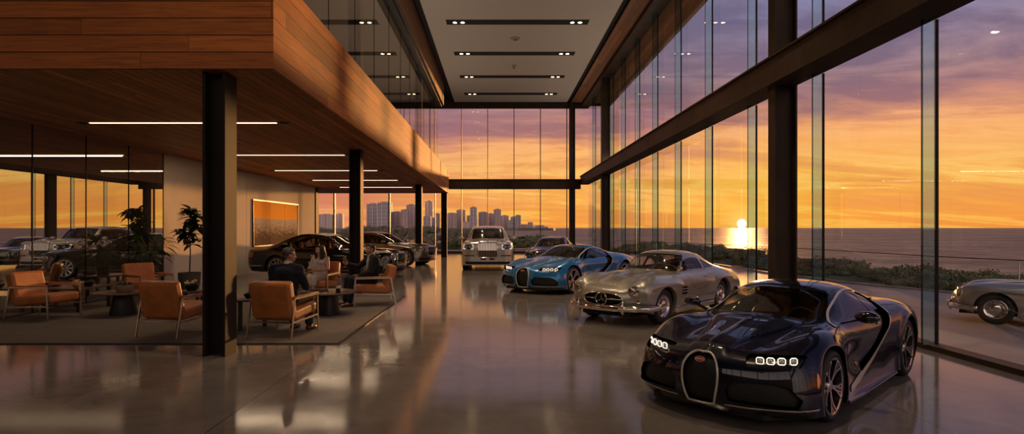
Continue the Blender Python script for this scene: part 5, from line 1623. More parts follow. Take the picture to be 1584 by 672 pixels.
f = MB(); f.bar([(0, -2.42, -.86), (0, 2.42, -.86), (0, 2.42, .86), (0, -2.42, .86)], .05, .045, 0, (1, 0, 0), True); f.build('frame', 'walnut', pc, smooth=0)

# office behind the glass
def office_chair(label, loc, rz):
    t = thing('office_chair', label, 'chair', loc, rz, 'black office chairs behind the glass')
    f = MB(); f.grid(lambda u, v: Vector(((u-.5)*.48, (v-.5)*.46, .47+.02*abs(u-.5)*2)), 6, 6); s = f.build('seat', 'office_black', t, smooth=60); q = s.modifiers.new('s', 'SOLIDIFY'); q.thickness = .06
    f = MB(); f.grid(lambda u, v: Vector(((u-.5)*.46, -.24-.06*v+.05*(abs(u-.5)*2)**2, .56+.50*v)), 6, 8); s = f.build('backrest', 'office_black', t, smooth=60); q = s.modifiers.new('s', 'SOLIDIFY'); q.thickness = .035
    for sx in (-1, 1):
        f = MB(); f.bar([(sx*.27, -.18, .47), (sx*.29, -.18, .66), (sx*.29, .16, .68)], .04, .03); f.build('armrest', 'office_black', t, smooth=0, bevel=.006)
    f = MB(); f.cyl((0, 0, .08), (0, 0, .44), .03); f.build('post', 'black_metal', t, smooth=40)
    for k in range(5):
        a = 2*PI*k/5; f = MB(); f.bar([(0, 0, .10), (.28*math.cos(a), .28*math.sin(a), .06)], .04, .03); f.ball((.28*math.cos(a), .28*math.sin(a), .03), .03, 8, 6); f.build('castor_leg', 'black_metal', t, smooth=40)
    return t
office_chair('black office chair behind the glass, third from the left edge', (-9.75, 12.75, 0), 2.2)
for k, (xx, yy, rr) in enumerate(((-10.15, 11.75, 2.4), (-10.9, 12.0, 2.2))):
    c = copy_tree([o for o in COL.objects if o.name == 'office_chair'][0]); c.location = (xx, yy, 0); c.rotation_euler = (0, 0, rr)
    c['label'] = 'black office chair behind the glass, %s from the left edge' % ('second' if k == 0 else 'first')
t_ = thing('desk', 'pale office desk behind the glass with black chairs around it', 'desk', (-10.9, 13.75, 0))
f = MB(); f.box((-1.0, -.4, .71), (1.0, .4, .745)); f.build('desktop', 'plaster_beige', t_, smooth=0, bevel=.004)
for sx in (-.9, .9):
    f = MB(); f.box((sx-.03, -.36, 0), (sx+.03, .36, .71)); f.build('desk_leg', 'black_metal', t_, smooth=0)
# ------------------------------------------------------------------ people
pbr('skin_tan', (.40, .20, .12), .5, var=.06, vscale=14)
pbr('skin_fair', (.50, .28, .19), .5, var=.06, vscale=14)
pbr('hair_dark', (.014, .009, .007), .5, bump=.6, bscale=120)
pbr('hair_greying', (.045, .036, .030), .55, var=.5, vscale=60, bump=.5, bscale=120)
pbr('suit_navy', (.010, .012, .022), .85, spec=.2, sheen=.08, bump=.15, bscale=300)
pbr('suit_charcoal', (.013, .013, .017), .85, spec=.2, sheen=.08, bump=.15, bscale=300)
pbr('trouser_grey', (.030, .030, .038), .8, bump=.15, bscale=300)
pbr('shirt_white', (.55, .46, .42), .7)
pbr('shoe_brown', (.075, .028, .018), .35)
pbr('shoe_black', (.012, .010, .009), .35)
pbr('eye_white', (.7, .66, .6), .2)
pbr('eye_dark', (.01, .007, .005), .15)
pbr('lip_red', (.30, .09, .07), .45)
m, t, b = new_mat('dress_print')
c = t.coord('Object'); v = t.new('ShaderNodeTexVoronoi'); v.inputs['Scale'].default_value = 17; t.link(c, v.inputs['Vector'])
t.link(t.ramp(v.outputs['Distance'], [(.12, (.36, .19, .13)), (.28, (.50, .42, .36)), (.7, (.58, .49, .43))]), b.inputs['Base Color']); b.inputs['Roughness'].default_value = .75

class Blob:
    def __init__(self): self.m = MB()
    def cap(self, a, b, r0, r1=None, n=14):
        a, b = Vector(a), Vector(b); r1 = r0 if r1 is None else r1
        d = b-a; L = d.length
        T = Matrix.Translation(a) @ rot_to(d if L > 1e-6 else (0, 0, 1))
        prof = [(r0*math.cos(q), r0*math.sin(q)) for q in [-PI/2+PI/2*i/5 for i in range(6)]]+[(r1*math.cos(q), L+r1*math.sin(q)) for q in [PI/2*i/5 for i in range(6)]]
        prof[0] = (0, -r0); prof[-1] = (0, L+r1)
        self.m.lathe(prof, n, T); return self
    def ell(self, c, r, R=None, n=18):
        self.m.ball(c, r, n, 11, 0, R); return self
    def chain(self, pts, rs):
        for i in range(len(pts)-1): self.cap(pts[i], pts[i+1], rs[i], rs[i+1])
        return self
    def build(self, name, mat, parent, voxel=.008, smooth=4, fac=.5):
        me = bpy.data.meshes.new('tmp'); me.from_pydata([tuple(p) for p in self.m.v], [], self.m.f)
        bm = bmesh.new(); bm.from_mesh(me); bmesh.ops.remove_doubles(bm, verts=bm.verts, dist=1e-5); bmesh.ops.recalc_face_normals(bm, faces=bm.faces); bm.to_mesh(me); bm.free()
        o = bpy.data.objects.new('tmp', me); COL.objects.link(o)
        r = o.modifiers.new('r', 'REMESH'); r.mode = 'VOXEL'; r.voxel_size = voxel
        s = o.modifiers.new('s', 'SMOOTH'); s.factor = fac; s.iterations = smooth
        bpy.context.view_layer.update()
        ev = o.evaluated_get(bpy.context.evaluated_depsgraph_get())
        nm = bpy.data.meshes.new_from_object(ev); nm.name = name
        bpy.data.objects.remove(o); bpy.data.meshes.remove(me)
        nm.materials.clear(); nm.materials.append(M[mat])
        nm.polygons.foreach_set('use_smooth', [True]*len(nm.polygons))
        return link(name, nm, parent)

def head_frame(pos, yaw=0, pitch=0, roll=0):
    return Matrix.Translation(pos) @ Matrix.Rotation(yaw, 4, 'Z') @ Matrix.Rotation(pitch, 4, 'X') @ Matrix.Rotation(roll, 4, 'Y')

def add_head(B, H, f=1.0):
    P = lambda x, y, z: H @ Vector((x*f, y*f, z*f)); R = H.to_3x3()
    B.ell(P(0, -.008, .030), (.077*f, .098*f, .088*f), R)
    B.ell(P(0, .018, -.030), (.062*f, .074*f, .072*f), R)
    B.ell(P(0, .052, -.082), (.030*f, .028*f, .024*f), R)
    B.cap(P(0, .086, .012), P(0, .108, -.026), .009*f, .013*f)
    B.ell(P(.012, .098, -.030), (.010*f, .010*f, .008*f), R); B.ell(P(-.012, .098, -.030), (.010*f, .010*f, .008*f), R)
    B.cap(P(-.042, .074, .026), P(.042, .074, .026), .012*f)
    for s in (-1, 1):
        B.ell(P(s*.046, .062, -.022), (.020*f, .020*f, .018*f), R)
        B.ell(P(s*.077, -.006, -.004), (.010*f, .022*f, .032*f), R)
    B.cap(P(-.017, .083, -.055), P(.017, .083, -.055), .008*f); B.cap(P(-.013, .081, -.065), P(.013, .081, -.065), .008*f)

def face_parts(root, body, H, hair, f=1.0, lips=True):
    P = lambda x, y, z: H @ Vector((x*f, y*f, z*f))
    for s in (-1, 1):
        m = MB(); m.ball(P(s*.031, .076, .006), .0135*f, 12, 8); e = m.build('eye', 'eye_white', body, smooth=90)
        m = MB(); m.ball(P(s*.031, .0855, .006), .0062*f, 10, 6); m.build('iris', 'eye_dark', e, smooth=90)
        m = MB(); m.tube([P(s*.014, .090, .026), P(s*.032, .089, .031), P(s*.050, .078, .026)], [.003, .0045, .003], 6); m.build('eyebrow', hair, body, smooth=60)
    if lips:
        m = MB(); m.tube([P(-.022, .085, -.059), P(-.008, .0935, -.056), P(.008, .0935, -.056), P(.022, .085, -.059)], [.003, .0055, .0055, .003], 8)
        m.build('lips', 'lip_red', body, smooth=60)

def add_hand(B, wrist, d, nrm, curl=.5, thumb=1, spread=.1, s=1.0):
    """palm and five fingers; d points to the fingers, nrm out of the back of the hand"""
    w = Vector(wrist); d = Vector(d).normalized(); n = Vector(nrm); n = (n-d*n.dot(d)).normalized(); x = d.cross(n)*thumb
    for k in range(4):
        q = (k-1.5)*.019
        B.cap(w+d*.01*s+x*q*.7, w+d*.082*s+x*q*1.1, .014*s, .0115*s)
    for k, L in enumerate((.070, .080, .074, .058)):
        q = (1.5-k)*.0205; base = w+d*.086*s+x*q*s
        a = curl; p = base; dd = d+x*((1.5-k)*spread*.4); dd.normalize()
        for j, fr in enumerate((.45, .32, .23)):
            ang = a*(j*.9+.6)
            v = (dd*math.cos(ang)-n*math.sin(ang)).normalized()
            e = p+v*L*fr*s*1.05; B.cap(p, e, (.0092-.0008*j)*s, (.0086-.0008*j)*s, 10); p = e
    b0 = w+d*.025*s+x*.026*s; t1 = b0+(d*.7+x*.75-n*.25*curl).normalized()*.040*s; t2 = t1+(d*.95+x*.15-n*.5*curl).normalized()*.034*s
    B.cap(b0, t1, .0125*s, .0105*s, 10); B.cap(t1, t2, .0105*s, .0085*s, 10)

def shoe(parent, ank, toe, mat):
    a, t = Vector(ank), Vector(toe); B = Blob(); d = (t-a); d.z = 0; d.normalize()
    z = .0
    g = Vector((a.x, a.y, z))
    B.cap(g+d*-.045+Vector((0, 0, .038)), g+d*.02+Vector((0, 0, .042)), .038, .040)
    B.cap(g+d*.02+Vector((0, 0, .040)), g+d*.12+Vector((0, 0, .033)), .040, .042); B.cap(g+d*.12+Vector((0, 0, .032)), g+d*.185+Vector((0, 0, .027)), .040, .027)
    B.cap(g+Vector((0, 0, .05)), g+Vector((0, 0, .085)), .040, .043)
    return B.build('shoe', mat, parent, .008, 3)

def person(label, loc, rz, J, skin, hair_mat, jacket, trousers, shoes, woman=False, head=None, hands=None, group=None, f=1.0):
    root = thing('person', label, 'person', loc, rz)
    H = head_frame(*head)
    hc = H.translation
    B = Blob()
    add_head(B, H, f)
    nb = Vector(J['neck']); B.cap(nb, hc+(H.to_3x3() @ Vector((0, -.012, -.06))), .055 if not woman else .045, .052 if not woman else .043)
    w = .85 if woman else 1.0
    # trunk
    pel, wai, che = Vector(J['pelvis']), Vector(J['waist']), Vector(J['chest'])
    for s in (-1, 1):
        o = Vector((s*.085*w, 0, 0)); B.cap(pel+o, wai+o*.9, .105*w, .095*w); B.cap(wai+o*.9, che+o*1.15, .095*w, .105*w)
        B.cap(che+o*1.1, Vector(J['sh'+('R' if s > 0 else 'L')]), .085*w, .062*w)
    B.cap(che, nb, .09*w, .06*w)
    for s, q in ((1, 'R'), (-1, 'L')):
        B.chain([J['sh'+q], J['el'+q], J['wr'+q]], [.056*w, .043*w, .029*w])
        B.chain([J['hip'+q], J['kn'+q]], [.095*w, .062*w]); B.chain([J['kn'+q], J['an'+q]], [.060*w, .040*w])
        a = Vector(J['an'+q]); tt = Vector(J['to'+q]); B.cap(a+Vector((0, 0, -.03)), tt+Vector((0, 0, .012)), .034*w, .026*w)
        hd = hands[q]; add_hand(B, J['wr'+q], hd[0], hd[1], hd[2], hd[3], s=.95*w+.03)
    body = B.build('body', skin, root, .0062, 3)
    face_parts(root, body, H, hair_mat, f)
    if not woman:
        K = Blob(); g = .014
        for s in (-1, 1):
            o = Vector((s*.09, 0, 0)); K.cap(pel+o+Vector((0, .0, -.0)), wai+o*.95, .112+g, .100+g); K.cap(wai+o*.95, che+o*1.15, .100+g, .108+g)
            K.cap(che+o*1.1, Vector(J['sh'+('R' if s > 0 else 'L')]), .088+g, .066+g)
        K.cap(che, nb-Vector((0, 0, .03)), .09+g, .06+g)
        for q in 'RL': K.cap(nb-Vector((0, 0, .035)), Vector(J['sh'+q]), .058+g, .060+g); K.cap(che+Vector((0, -.02, .02)), Vector(J['sh'+q])-Vector((0, .01, .06)), .10+g, .075+g)
        for q in 'RL': K.chain([J['sh'+q], J['el'+q], Vector(J['el'+q]).lerp(Vector(J['wr'+q]), .88)], [.062+g, .050+g, .038+g])
        jk = K.build('jacket', jacket, root, .010, 5)
        # shirt front and collar
        S = Blob(); fr = Vector((0, 1, 0))
        up = (nb-wai).normalized(); front = Vector((0, up.z, -up.y)).normalized()
        S.cap(nb+front*.050-up*.015, che+front*.115+up*.02, .040, .036); S.cap(che+front*.115+up*.02, wai+front*.118+up*.05, .036, .016)
        S.build('shirt', 'shirt_white', root, .008, 3)
        m = MB(); hd = (hc-nb).normalized(); T = Matrix.Translation(nb+hd*.012) @ rot_to(hd); m.lathe([(.066, -.02), (.064, .018), (.058, .030), (.056, .0)], 24, T); m.build('collar', 'shirt_white', root, smooth=60)
        if J.get('cuffs'):
            for q in 'RL':
                e, wv = Vector(J['el'+q]), Vector(J['wr'+q]); p0 = e.lerp(wv, .90); p1 = e.lerp(wv, .99)
                m = MB(); m.cyl(p0, p1, .040, .038, 16, 0, False); m.build('cuff', 'shirt_white', root, smooth=60)
        L = Blob(); g = .012
        for q in 'RL':
            L.chain([J['hip'+q], J['kn'+q], Vector(J['kn'+q]).lerp(Vector(J['an'+q]), .93)], [.100+g, .068+g, .056+g])
        for s in (-1, 1): L.cap(pel+Vector((s*.085, 0, 0)), pel+Vector((s*.085, .02, .05)), .108+g)
        L.build('trousers', trousers, root, .010, 4)
        for q in 'RL': shoe(root, J['an'+q], J['to'+q], shoes)
    else:
        K = Blob(); g = .012
        for s in (-1, 1):
            o = Vector((s*.085*w, 0, 0)); K.cap(pel+o, wai+o*.85, .108*w+g, .088*w+g); K.cap(wai+o*.85, che+o*1.05, .088*w+g, .102*w+g)
            K.ell(che+Vector((s*.072, .085, -.01)), (.062, .055, .058))
        for q in 'RL':
            K.cap(J['sh'+q], che, .052, .08); K.chain([J['hip'+q], J['kn'+q], Vector(J['kn'+q]).lerp(Vector(J['an'+q]), .30)], [.105*w+g, .075*w+g, .085*w])
        K.cap(J['knR'], J['knL'], .07); K.cap(J['hipR'], J['hipL'], .09)
        K.build('dress', 'dress_print', root, .009, 5)
        for q in 'RL': shoe(root, J['an'+q], J['to'+q], shoes)
    # hair
    P = lambda x, y, z: H @ Vector((x*f, y*f, z*f)); R = H.to_3x3(); hb = Blob()
    hb.ell(P(0, -.022, .046), (.083*f, .094*f, .084*f), R)
    hb.ell(P(0, .030, .088), (.062*f, .052*f, .036*f), R)
    for s in (-1, 1): hb.cap(P(s*.072, .012, .050), P(s*.076, .004, .018), .014*f, .009*f)
    hb.ell(P(0, -.070, -.012), (.062*f, .036*f, .052*f), R)
    if woman:
        rr = random.Random(4)
        for s in (-1, 1):
            for k in range(7):
                y0 = .045-.022*k; x0 = s*(.060+.014*math.sin(k*.5))
                pts = [P(x0, y0-.01, .075), P(x0*1.35, y0, .0), P(x0*1.40+s*rr.uniform(-.01, .018), y0-.005, -.08), P(x0*1.30+s*rr.uniform(-.014, .018), y0+.012, -.155), P(x0*1.42+s*rr.uniform(-.02, .018), y0+.015, -.225+.02*rr.random())]
                hb.chain(pts, [.022*f, .022*f, .022*f, .020*f, .010*f])
        for k in range(5):
            x0 = (k-2)*.032; hb.chain([P(x0, -.07, .04), P(x0*1.2, -.095, -.06), P(x0*1.3, -.10, -.17), P(x0*1.2, -.095, -.24)], [.034, .034, .032, .016])
    hb.build('hair', hair_mat, root, .0065, 3)
    return root

V = Vector
# man with his back to the camera, leaning forward and looking right
J = dict(pelvis=(.04,-.10,.545), waist=(.05,-.11,.71), chest=(.055,-.10,.92), neck=(.06,-.06,1.075), shR=(.26,-.09,1.0), shL=(-.15,-.09,1.0), elR=(.325,.0,.73), elL=(-.235,.0,.73), wrR=(.20,.24,.80), wrL=(-.02,.26,.76),
         hipR=(.125,-.08,.53), hipL=(-.065,-.08,.53), knR=(.20,.36,.545), knL=(-.10,.36,.545), anR=(.20,.36,.10), anL=(-.10,.42,.10), toR=(.22,.54,.02), toL=(-.10,.60,.02), cuffs=True)
person('man in a navy suit with greying hair, seated with his back to the camera', (-3.28, 9.22, .018), -.16, J, 'skin_tan', 'hair_greying', 'suit_navy', 'trouser_grey', 'shoe_brown',
       head=(V((.065, -.03, 1.205)), -.70, -.05, 0), hands=dict(R=((-.3, 1, .05), (.1, 0, 1), .5, -1), L=((.5, .85, 0), (0, 0, 1), .5, 1)))
# woman facing the camera
J = dict(pelvis=(0,-.12,.52), waist=(0,-.13,.68), chest=(0,-.12,.86), neck=(0,-.09,1.00), shR=(.165,-.11,.935), shL=(-.165,-.11,.935), elR=(.225,-.01,.70), elL=(-.225,-.01,.70), wrR=(.075,.20,.72), wrL=(-.06,.22,.68),
         hipR=(.085,-.10,.51), hipL=(-.085,-.10,.51), knR=(.075,.34,.52), knL=(-.07,.36,.52), anR=(.09,.36,.10), anL=(-.04,.40,.10), toR=(.09,.52,.02), toL=(-.04,.56,.02))
person('woman with long dark wavy hair in a pale printed dress, seated facing the camera', (-4.08, 13.52, .018), PI-.12, J, 'skin_fair', 'hair_dark', None, None, 'shoe_brown', woman=True,
       head=(V((0, -.06, 1.125)), -.28, -.08, 0), hands=dict(R=((-.75, .55, .1), (0, -.2, 1), .55, -1), L=((.7, .6, .15), (0, -.2, 1), .55, 1)), f=.94)
# man raising a glass
J = dict(pelvis=(0,-.10,.535), waist=(0,-.14,.70), chest=(0,-.15,.90), neck=(0,-.12,1.05), shR=(.20,-.13,.975), shL=(-.20,-.13,.975), elR=(.30,.10,.78), elL=(-.26,-.02,.70), wrR=(.20,.36,.86), wrL=(-.13,.20,.62),
         hipR=(.095,-.08,.525), hipL=(-.095,-.08,.525), knR=(.13,.36,.545), knL=(-.16,.36,.545), anR=(.12,.42,.10), anL=(-.17,.40,.10), toR=(.13,.60,.02), toL=(-.20,.58,.02), cuffs=True)
person('man in a dark suit and open white shirt raising a champagne glass', (-2.80, 12.68, .018), PI/2+.50, J, 'skin_tan', 'hair_dark', 'suit_charcoal', 'suit_navy', 'shoe_brown',
       head=(V((0, -.085, 1.175)), .12, .0, 0), hands=dict(R=((-.1, .75, .55), (.85, .25, .2), .95, -1), L=((.45, .85, -.1), (0, .1, 1), .35, 1)))
# what they hold
T = Matrix.Translation((-2.80, 12.68, .018)) @ Matrix.Rotation(PI/2+.50, 4, 'Z')
p = T @ V((.135, .425, .865))
t_ = thing('champagne_flute', 'champagne flute raised in the hand of the man in the dark suit', 'glass', p)
f = MB(); f.lathe([(0, -.06), (.030, -.06), (.030, -.056), (.005, -.05), (.004, .03), (.018, .06), (.027, .10), (.026, .17), (.024, .17), (.025, .10), (.016, .062), (0, .045)], 20); g_ = f.build('flute', 'drink_glass', t_, smooth=50)
f = MB(); f.lathe([(0, .048), (.014, .064), (.0235, .10), (.0240, .13), (0, .13)], 18); f.build('drink', 'champagne', g_, smooth=50)
T = Matrix.Translation((-4.08, 13.52, .018)) @ Matrix.Rotation(PI-.12, 4, 'Z')
p = T @ V((.0, .285, .755))
t_ = thing('leaflet', 'pale folded leaflet held in the hands of the seated woman', 'leaflet', p, PI-.12)
f = MB(); f.add([(-.10, -.01, .06), (0, .01, -.02), (0, .06, .09), (-.09, .05, .15)], [(0, 1, 2, 3)]); f.add([(0, .01, -.02), (.10, -.01, .05), (.09, .05, .14), (0, .06, .09)], [(0, 1, 2, 3)])
f.build('page', 'paper_white', t_, smooth=0)
# ------------------------------------------------------------------ outside
m, t, b = new_mat('terrace_paving')
c = t.coord('Object'); n = t.noise(c, .5, 6, .65, .5); n2 = t.noise(c, 30, 3)
col = t.ramp(n, [(.3, (.24, .19, .165)), (.55, (.32, .26, .23)), (.75, (.40, .34, .30))])
t.link(t.mix(.15, col, t.ramp(n2, [(.3, (.08, .06, .05)), (.7, (.35, .3, .27))])), b.inputs['Base Color']); b.inputs['Roughness'].default_value = .62
m, t, b = new_mat('dune_ground')
c = t.coord('Object'); n = t.noise(c, .09, 7, .65, .6); n2 = t.noise(c, 1.6, 5, .7)
col = t.ramp(n, [(.30, (.035, .05, .018)), (.45, (.065, .078, .03)), (.56, (.11, .10, .05)), (.66, (.24, .19, .13)), (.8, (.34, .28, .21))])
col = t.mix(.5, col, t.ramp(n2, [(.3, (.02, .03, .010)), (.7, (.13, .12, .055))]))
t.link(col, b.inputs['Base Color']); b.inputs['Roughness'].default_value = .95
t.link(t.bump(n2, .8, .3), b.inputs['Normal'])
m, t, b = new_mat('sea_water')
c = t.coord('Object')
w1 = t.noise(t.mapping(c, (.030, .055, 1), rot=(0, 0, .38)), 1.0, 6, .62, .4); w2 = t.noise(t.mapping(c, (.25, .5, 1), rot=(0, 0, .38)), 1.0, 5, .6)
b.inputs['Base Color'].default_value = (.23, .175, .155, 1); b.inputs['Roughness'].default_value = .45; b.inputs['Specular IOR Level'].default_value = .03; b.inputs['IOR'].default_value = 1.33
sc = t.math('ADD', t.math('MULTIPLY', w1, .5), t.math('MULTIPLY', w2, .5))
t.link(t.ramp(sc, [(.36, (.14, .105, .095)), (.5, (.25, .19, .165)), (.62, (.46, .35, .29))]), b.inputs['Base Color'])  # pale crests and dark troughs put foam and sky reflection into the colour
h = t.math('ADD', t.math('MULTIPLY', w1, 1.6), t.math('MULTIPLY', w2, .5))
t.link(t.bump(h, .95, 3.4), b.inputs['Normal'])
def bush_mat(name, a, bcol):
    m, t, b = new_mat(name); c = t.coord('Object'); n = t.noise(c, 2.5, 5, .7)
    t.link(t.ramp(n, [(.3, a), (.7, bcol)]), b.inputs['Base Color']); b.inputs['Roughness'].default_value = .7
bush_mat('shrub_green', (.045, .060, .020), (.14, .145, .05))
bush_mat('shrub_olive', (.075, .07, .028), (.22, .17, .085))
bush_mat('tree_green', (.085, .08, .05), (.24, .20, .13))
pbr('bark', (.05, .035, .024), .9)
pbr('rail_metal', (.05, .045, .04), .4, .6)
glass_mat('rail_glass', (.93, .95, .93), 1.45)

# terrace and drive
edge = [(6.05, -8), (24, -8), (24, 8.0), (16, 12.2), (13.2, 13.6), (11.6, 15.2), (10.5, 18.0), (10.0, 22), (9.9, 27), (9.2, 32), (7.8, 38), (6.4, 45), (-16, 45.5), (-16, 39.25), (6.05, 39.25)]
f = MB(); f.prism(edge, -.30, -.02); tag(f.build('terrace', 'terrace_paving', smooth=0), kind='structure')
f = MB(); f.bar([(x, y, -.005) for x, y in edge[2:13]], .16, .06); tag(f.build('terrace_kerb', 'terrace_paving', smooth=0), kind='structure')

from mathutils import noise as mnoise
def nz(x, y, s): return mnoise.noise(Vector((x*s, y*s, 3.7)))
SEA = -3.4
def coast(x, y):
    """signed measure of land (positive) and sea (negative)"""
    if y < 150: right = 34+.10*y if y < 60 else max(9, 40-(y-60)*.5)
    else: right = 9-(y-150)*.28
    right += 5*nz(x, y, .03)
    return right-x
def ground(x, y):
    d = coast(x, y)
    h = -.12 if y < 52 else -.12-1.7*min(1, (y-52)/60)
    if x > 9: h -= max(0, min(1.9, (x-15)*.10))
    h += .22*nz(x, y, .12)+.08*nz(x, y, .5)
    k = max(0, min(1, d/8))
    return SEA-.6+(h-SEA+.6)*(k*k*(3-2*k))
f = MB()
xs = sorted(set([-400, -300, -220, -160, -120]+[-90+5*i for i in range(15)]+[-16+2.0*i for i in range(38)]+[64, 80])); ys = [-20, -8, 0]+[4+2.4*i for i in range(30)]+[80+6*i for i in range(20)]+[210, 230, 260, 300, 360, 430, 520]
xs = [x for x in xs]
vs = []
for y in ys:
    for x in xs:
        z = ground(x, y)
        inside = (-16.5 < x < 6.8 and y < 45) or (x < 23 and x > 5.5 and y < 11) or (5.5 < x < 9.8 and y < 38)
        vs.append((x, y, min(z, -.35) if inside or (x < -14 and y < 40) else z))
W_ = len(xs)
f.add(vs, [(j*W_+i, j*W_+i+1, (j+1)*W_+i+1, (j+1)*W_+i) for j in range(len(ys)-1) for i in range(W_-1)])
tag(f.build('coastal_ground', 'dune_ground', smooth=180), kind='structure')
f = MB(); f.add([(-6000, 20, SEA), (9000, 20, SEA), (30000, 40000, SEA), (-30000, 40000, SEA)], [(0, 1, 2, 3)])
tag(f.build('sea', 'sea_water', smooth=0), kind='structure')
f = MB(); f.prism([(-1600, 1180), (40, 1180), (118, 1260), (126, 1300), (60, 1500), (-1600, 1500)], SEA-1, 1.2); tag(f.build('far_shore', 'tree_green', smooth=0), kind='structure')

# shrubs: leaf clusters on a lumpy core
def shrub_mesh(seed, n, mat, r=(1, 1, .75), ls=.10, stems=True):
    q = random.Random(seed); m = MB()
    lumps = [(Vector((q.uniform(-.5, .5)*r[0], q.uniform(-.5, .5)*r[1], q.uniform(.15, .55)*r[2])), q.uniform(.32, .55)) for _ in range(9)]
    for c_, s in lumps: m.ball(c_, (s*r[0]*.8, s*r[1]*.8, s*r[2]*.75), 10, 7)
    for k in range(n):
        c_, s = lumps[q.randrange(9)]
        d = Vector((q.gauss(0, 1), q.gauss(0, 1), q.gauss(.35, .8))).normalized()
        p = c_+Vector((d.x*s*r[0], d.y*s*r[1], d.z*s*r[2]))*q.uniform(.75, 1.12)
        if p.z < .0: p.z = abs(p.z)*.3
        a = Vector((q.gauss(0, 1), q.gauss(0, 1), q.gauss(0, 1))).normalized(); l = ls*q.uniform(.6, 1.5)
        b_ = d.cross(a).normalized()*l*.45; e = (d*.6+a*.5).normalized()*l
        m.add([p-b_*.3, p+e*.5-b_, p+e, p+e*.5+b_], [(0, 1, 2, 3)])
    return m
protos = []
for i, (mt, rr, ls) in enumerate((('shrub_green', (1, 1, .75), .065), ('shrub_olive', (1.1, .9, .6), .06), ('shrub_green', (1.3, 1, .6), .065), ('shrub_olive', (.8, .8, .95), .07))):
    o = shrub_mesh(40+i, 2600, mt, rr, ls).build('shrub', mt, smooth=0)
    protos.append(o)
used = [False]*4
q = random.Random(99)
def put_shrub(k, x, y, s, label, group, z=None, sz=None):
    o = protos[k]
    if used[k]: o = protos[k].copy(); COL.objects.link(o)
    used[k] = True
    o.location = (x, y, (ground(x, y) if z is None else z)-.04); o.scale = (s, s, s if sz is None else sz); o.rotation_euler = (0, 0, q.uniform(0, 6.28))
    tag(o, label, 'shrub', group)
# along the drive, behind the glass railing
near = 'low dense coastal shrub growing between the paved drive and the sea'
def edge_x(y):
    E_ = edge[2:12]
    for (xa, ya), (xb, yb) in zip(E_[:-1], E_[1:]):
        if ya <= y <= yb: return xa+(xb-xa)*(y-ya)/(yb-ya)
    return 9
n_ = 0
for i in range(230):
    y = q.uniform(9.5, 52); x = edge_x(y)+.9+abs(q.gauss(0, 1))*5.5
    if x > 32: continue
    s = q.uniform(.45, .95)
    if x-edge_x(y) < 2.2: s = min(s, .6)
    put_shrub(q.randrange(4), x, y, s, near, 'coastal shrubs beside the drive', None, s*q.uniform(.7, 1.05)); n_ += 1
# beyond the end wall
for i in range(44):
    x = q.uniform(-22, 13); y = q.uniform(47.5, 82)
    s = q.uniform(.45, 1.0)
    if x > 4: s *= .7
    put_shrub(q.randrange(4), x, y, s, 'green shrub growing beyond the end wall of the hall', 'shrubs beyond the end wall', None, s*q.uniform(.6, .9))
for x, y, s in ((-3.25, 46.9, 1.15), (-4.3, 47.2, .9), (3.4, 48.0, 1.15)):
    put_shrub(0, x, y, s, 'large rounded green bush just outside the end wall beside the limousine', 'large bushes outside the end wall', None, s*.95)
put_shrub(2, 5.2, 128, 7.5, 'broad dark bushy headland reaching into the sea behind the limousine', None, -2.3, 4.2)

# trees
def tree(label, group, x, y, h, w, seed, proto=[]):
    t = thing('tree', label, 'tree', (x, y, ground(x, y)-.1), q.uniform(0, 6.28), group)
    if len(proto) < 5:
        k = len(proto)
        o = shrub_mesh(70+k, 2600, 'tree_green', (1, 1, 1.0 if k % 2 else .75), .075).build('crown', 'tree_green', t, smooth=0)
        m_ = MB(); m_.tube([(0, 0, -.6), (.03, .02, -.2), (-.02, .03, .35)], [.07, .05, .03], 6); tr = m_.build('trunk', 'bark', t, smooth=60)
        proto.append((o, tr))
    else:
        a, b_ = proto[seed % 5]; o = a.copy(); COL.objects.link(o); o.parent = t; tr = b_.copy(); COL.objects.link(tr); tr.parent = t
    for p_ in (o, tr):
        p_.location = (0, 0, h*.42); p_.scale = (w, w, h*.62)
for i in range(84):
    y = q.uniform(105, 235); x = -y*q.uniform(-.02, .36)-4
    if coast(x, y) < 12: continue
    h = q.uniform(2.4, 4.6)*(y/170)**.6; tree('bushy dark tree in the belt between the hall and the skyline', 'belt of trees before the skyline', x, y, h, h*q.uniform(.45, .75), i)
for i in range(14):
    y = q.uniform(72, 110); x = -y*q.uniform(.05, .36)
    h = q.uniform(1.6, 2.7); tree('small round tree in the scrub beyond the end wall', 'small trees beyond the end wall', x, y, h, h*q.uniform(.5, .8), i+3)

# glass balustrade along the drive
rp = [(19.5, 13.0), (17.2, 15.3), (15.6, 17.8), (14.9, 20.5), (14.6, 24.5), (14.4, 28.7), (13.6, 32.0), (12.4, 36.0), (10.8, 40.5), (9.0, 45.0)]
br = thing('glass_balustrade', 'glass balustrade with thin dark handrail between the shrubs and the sea', 'railing', (15, 25, 0))
off = Vector((-15, -25, 0)); gz = lambda x, y: min(ground(x, y), -.05)
f = MB(); f.bar([Vector((x, y, .68))+off for x, y in rp], .05, .03); f.build('handrail', 'rail_metal', br, smooth=0)
for i, (x, y) in enumerate(rp):
    f = MB(); f.box(tuple(Vector((x-.014, y-.014, -1.6))+off), tuple(Vector((x+.014, y+.014, .66))+off)); f.build('post', 'satin_silver', br, smooth=0)
    if i:
        x0_, y0_ = rp[i-1]
        f = MB(); f.quad(Vector((x0_, y0_, -.3))+off, Vector((x, y, -.3))+off, Vector((x, y, .62))+off, Vector((x0_, y0_, .62))+off); f.build('glass_panel', 'rail_glass', br, smooth=0)

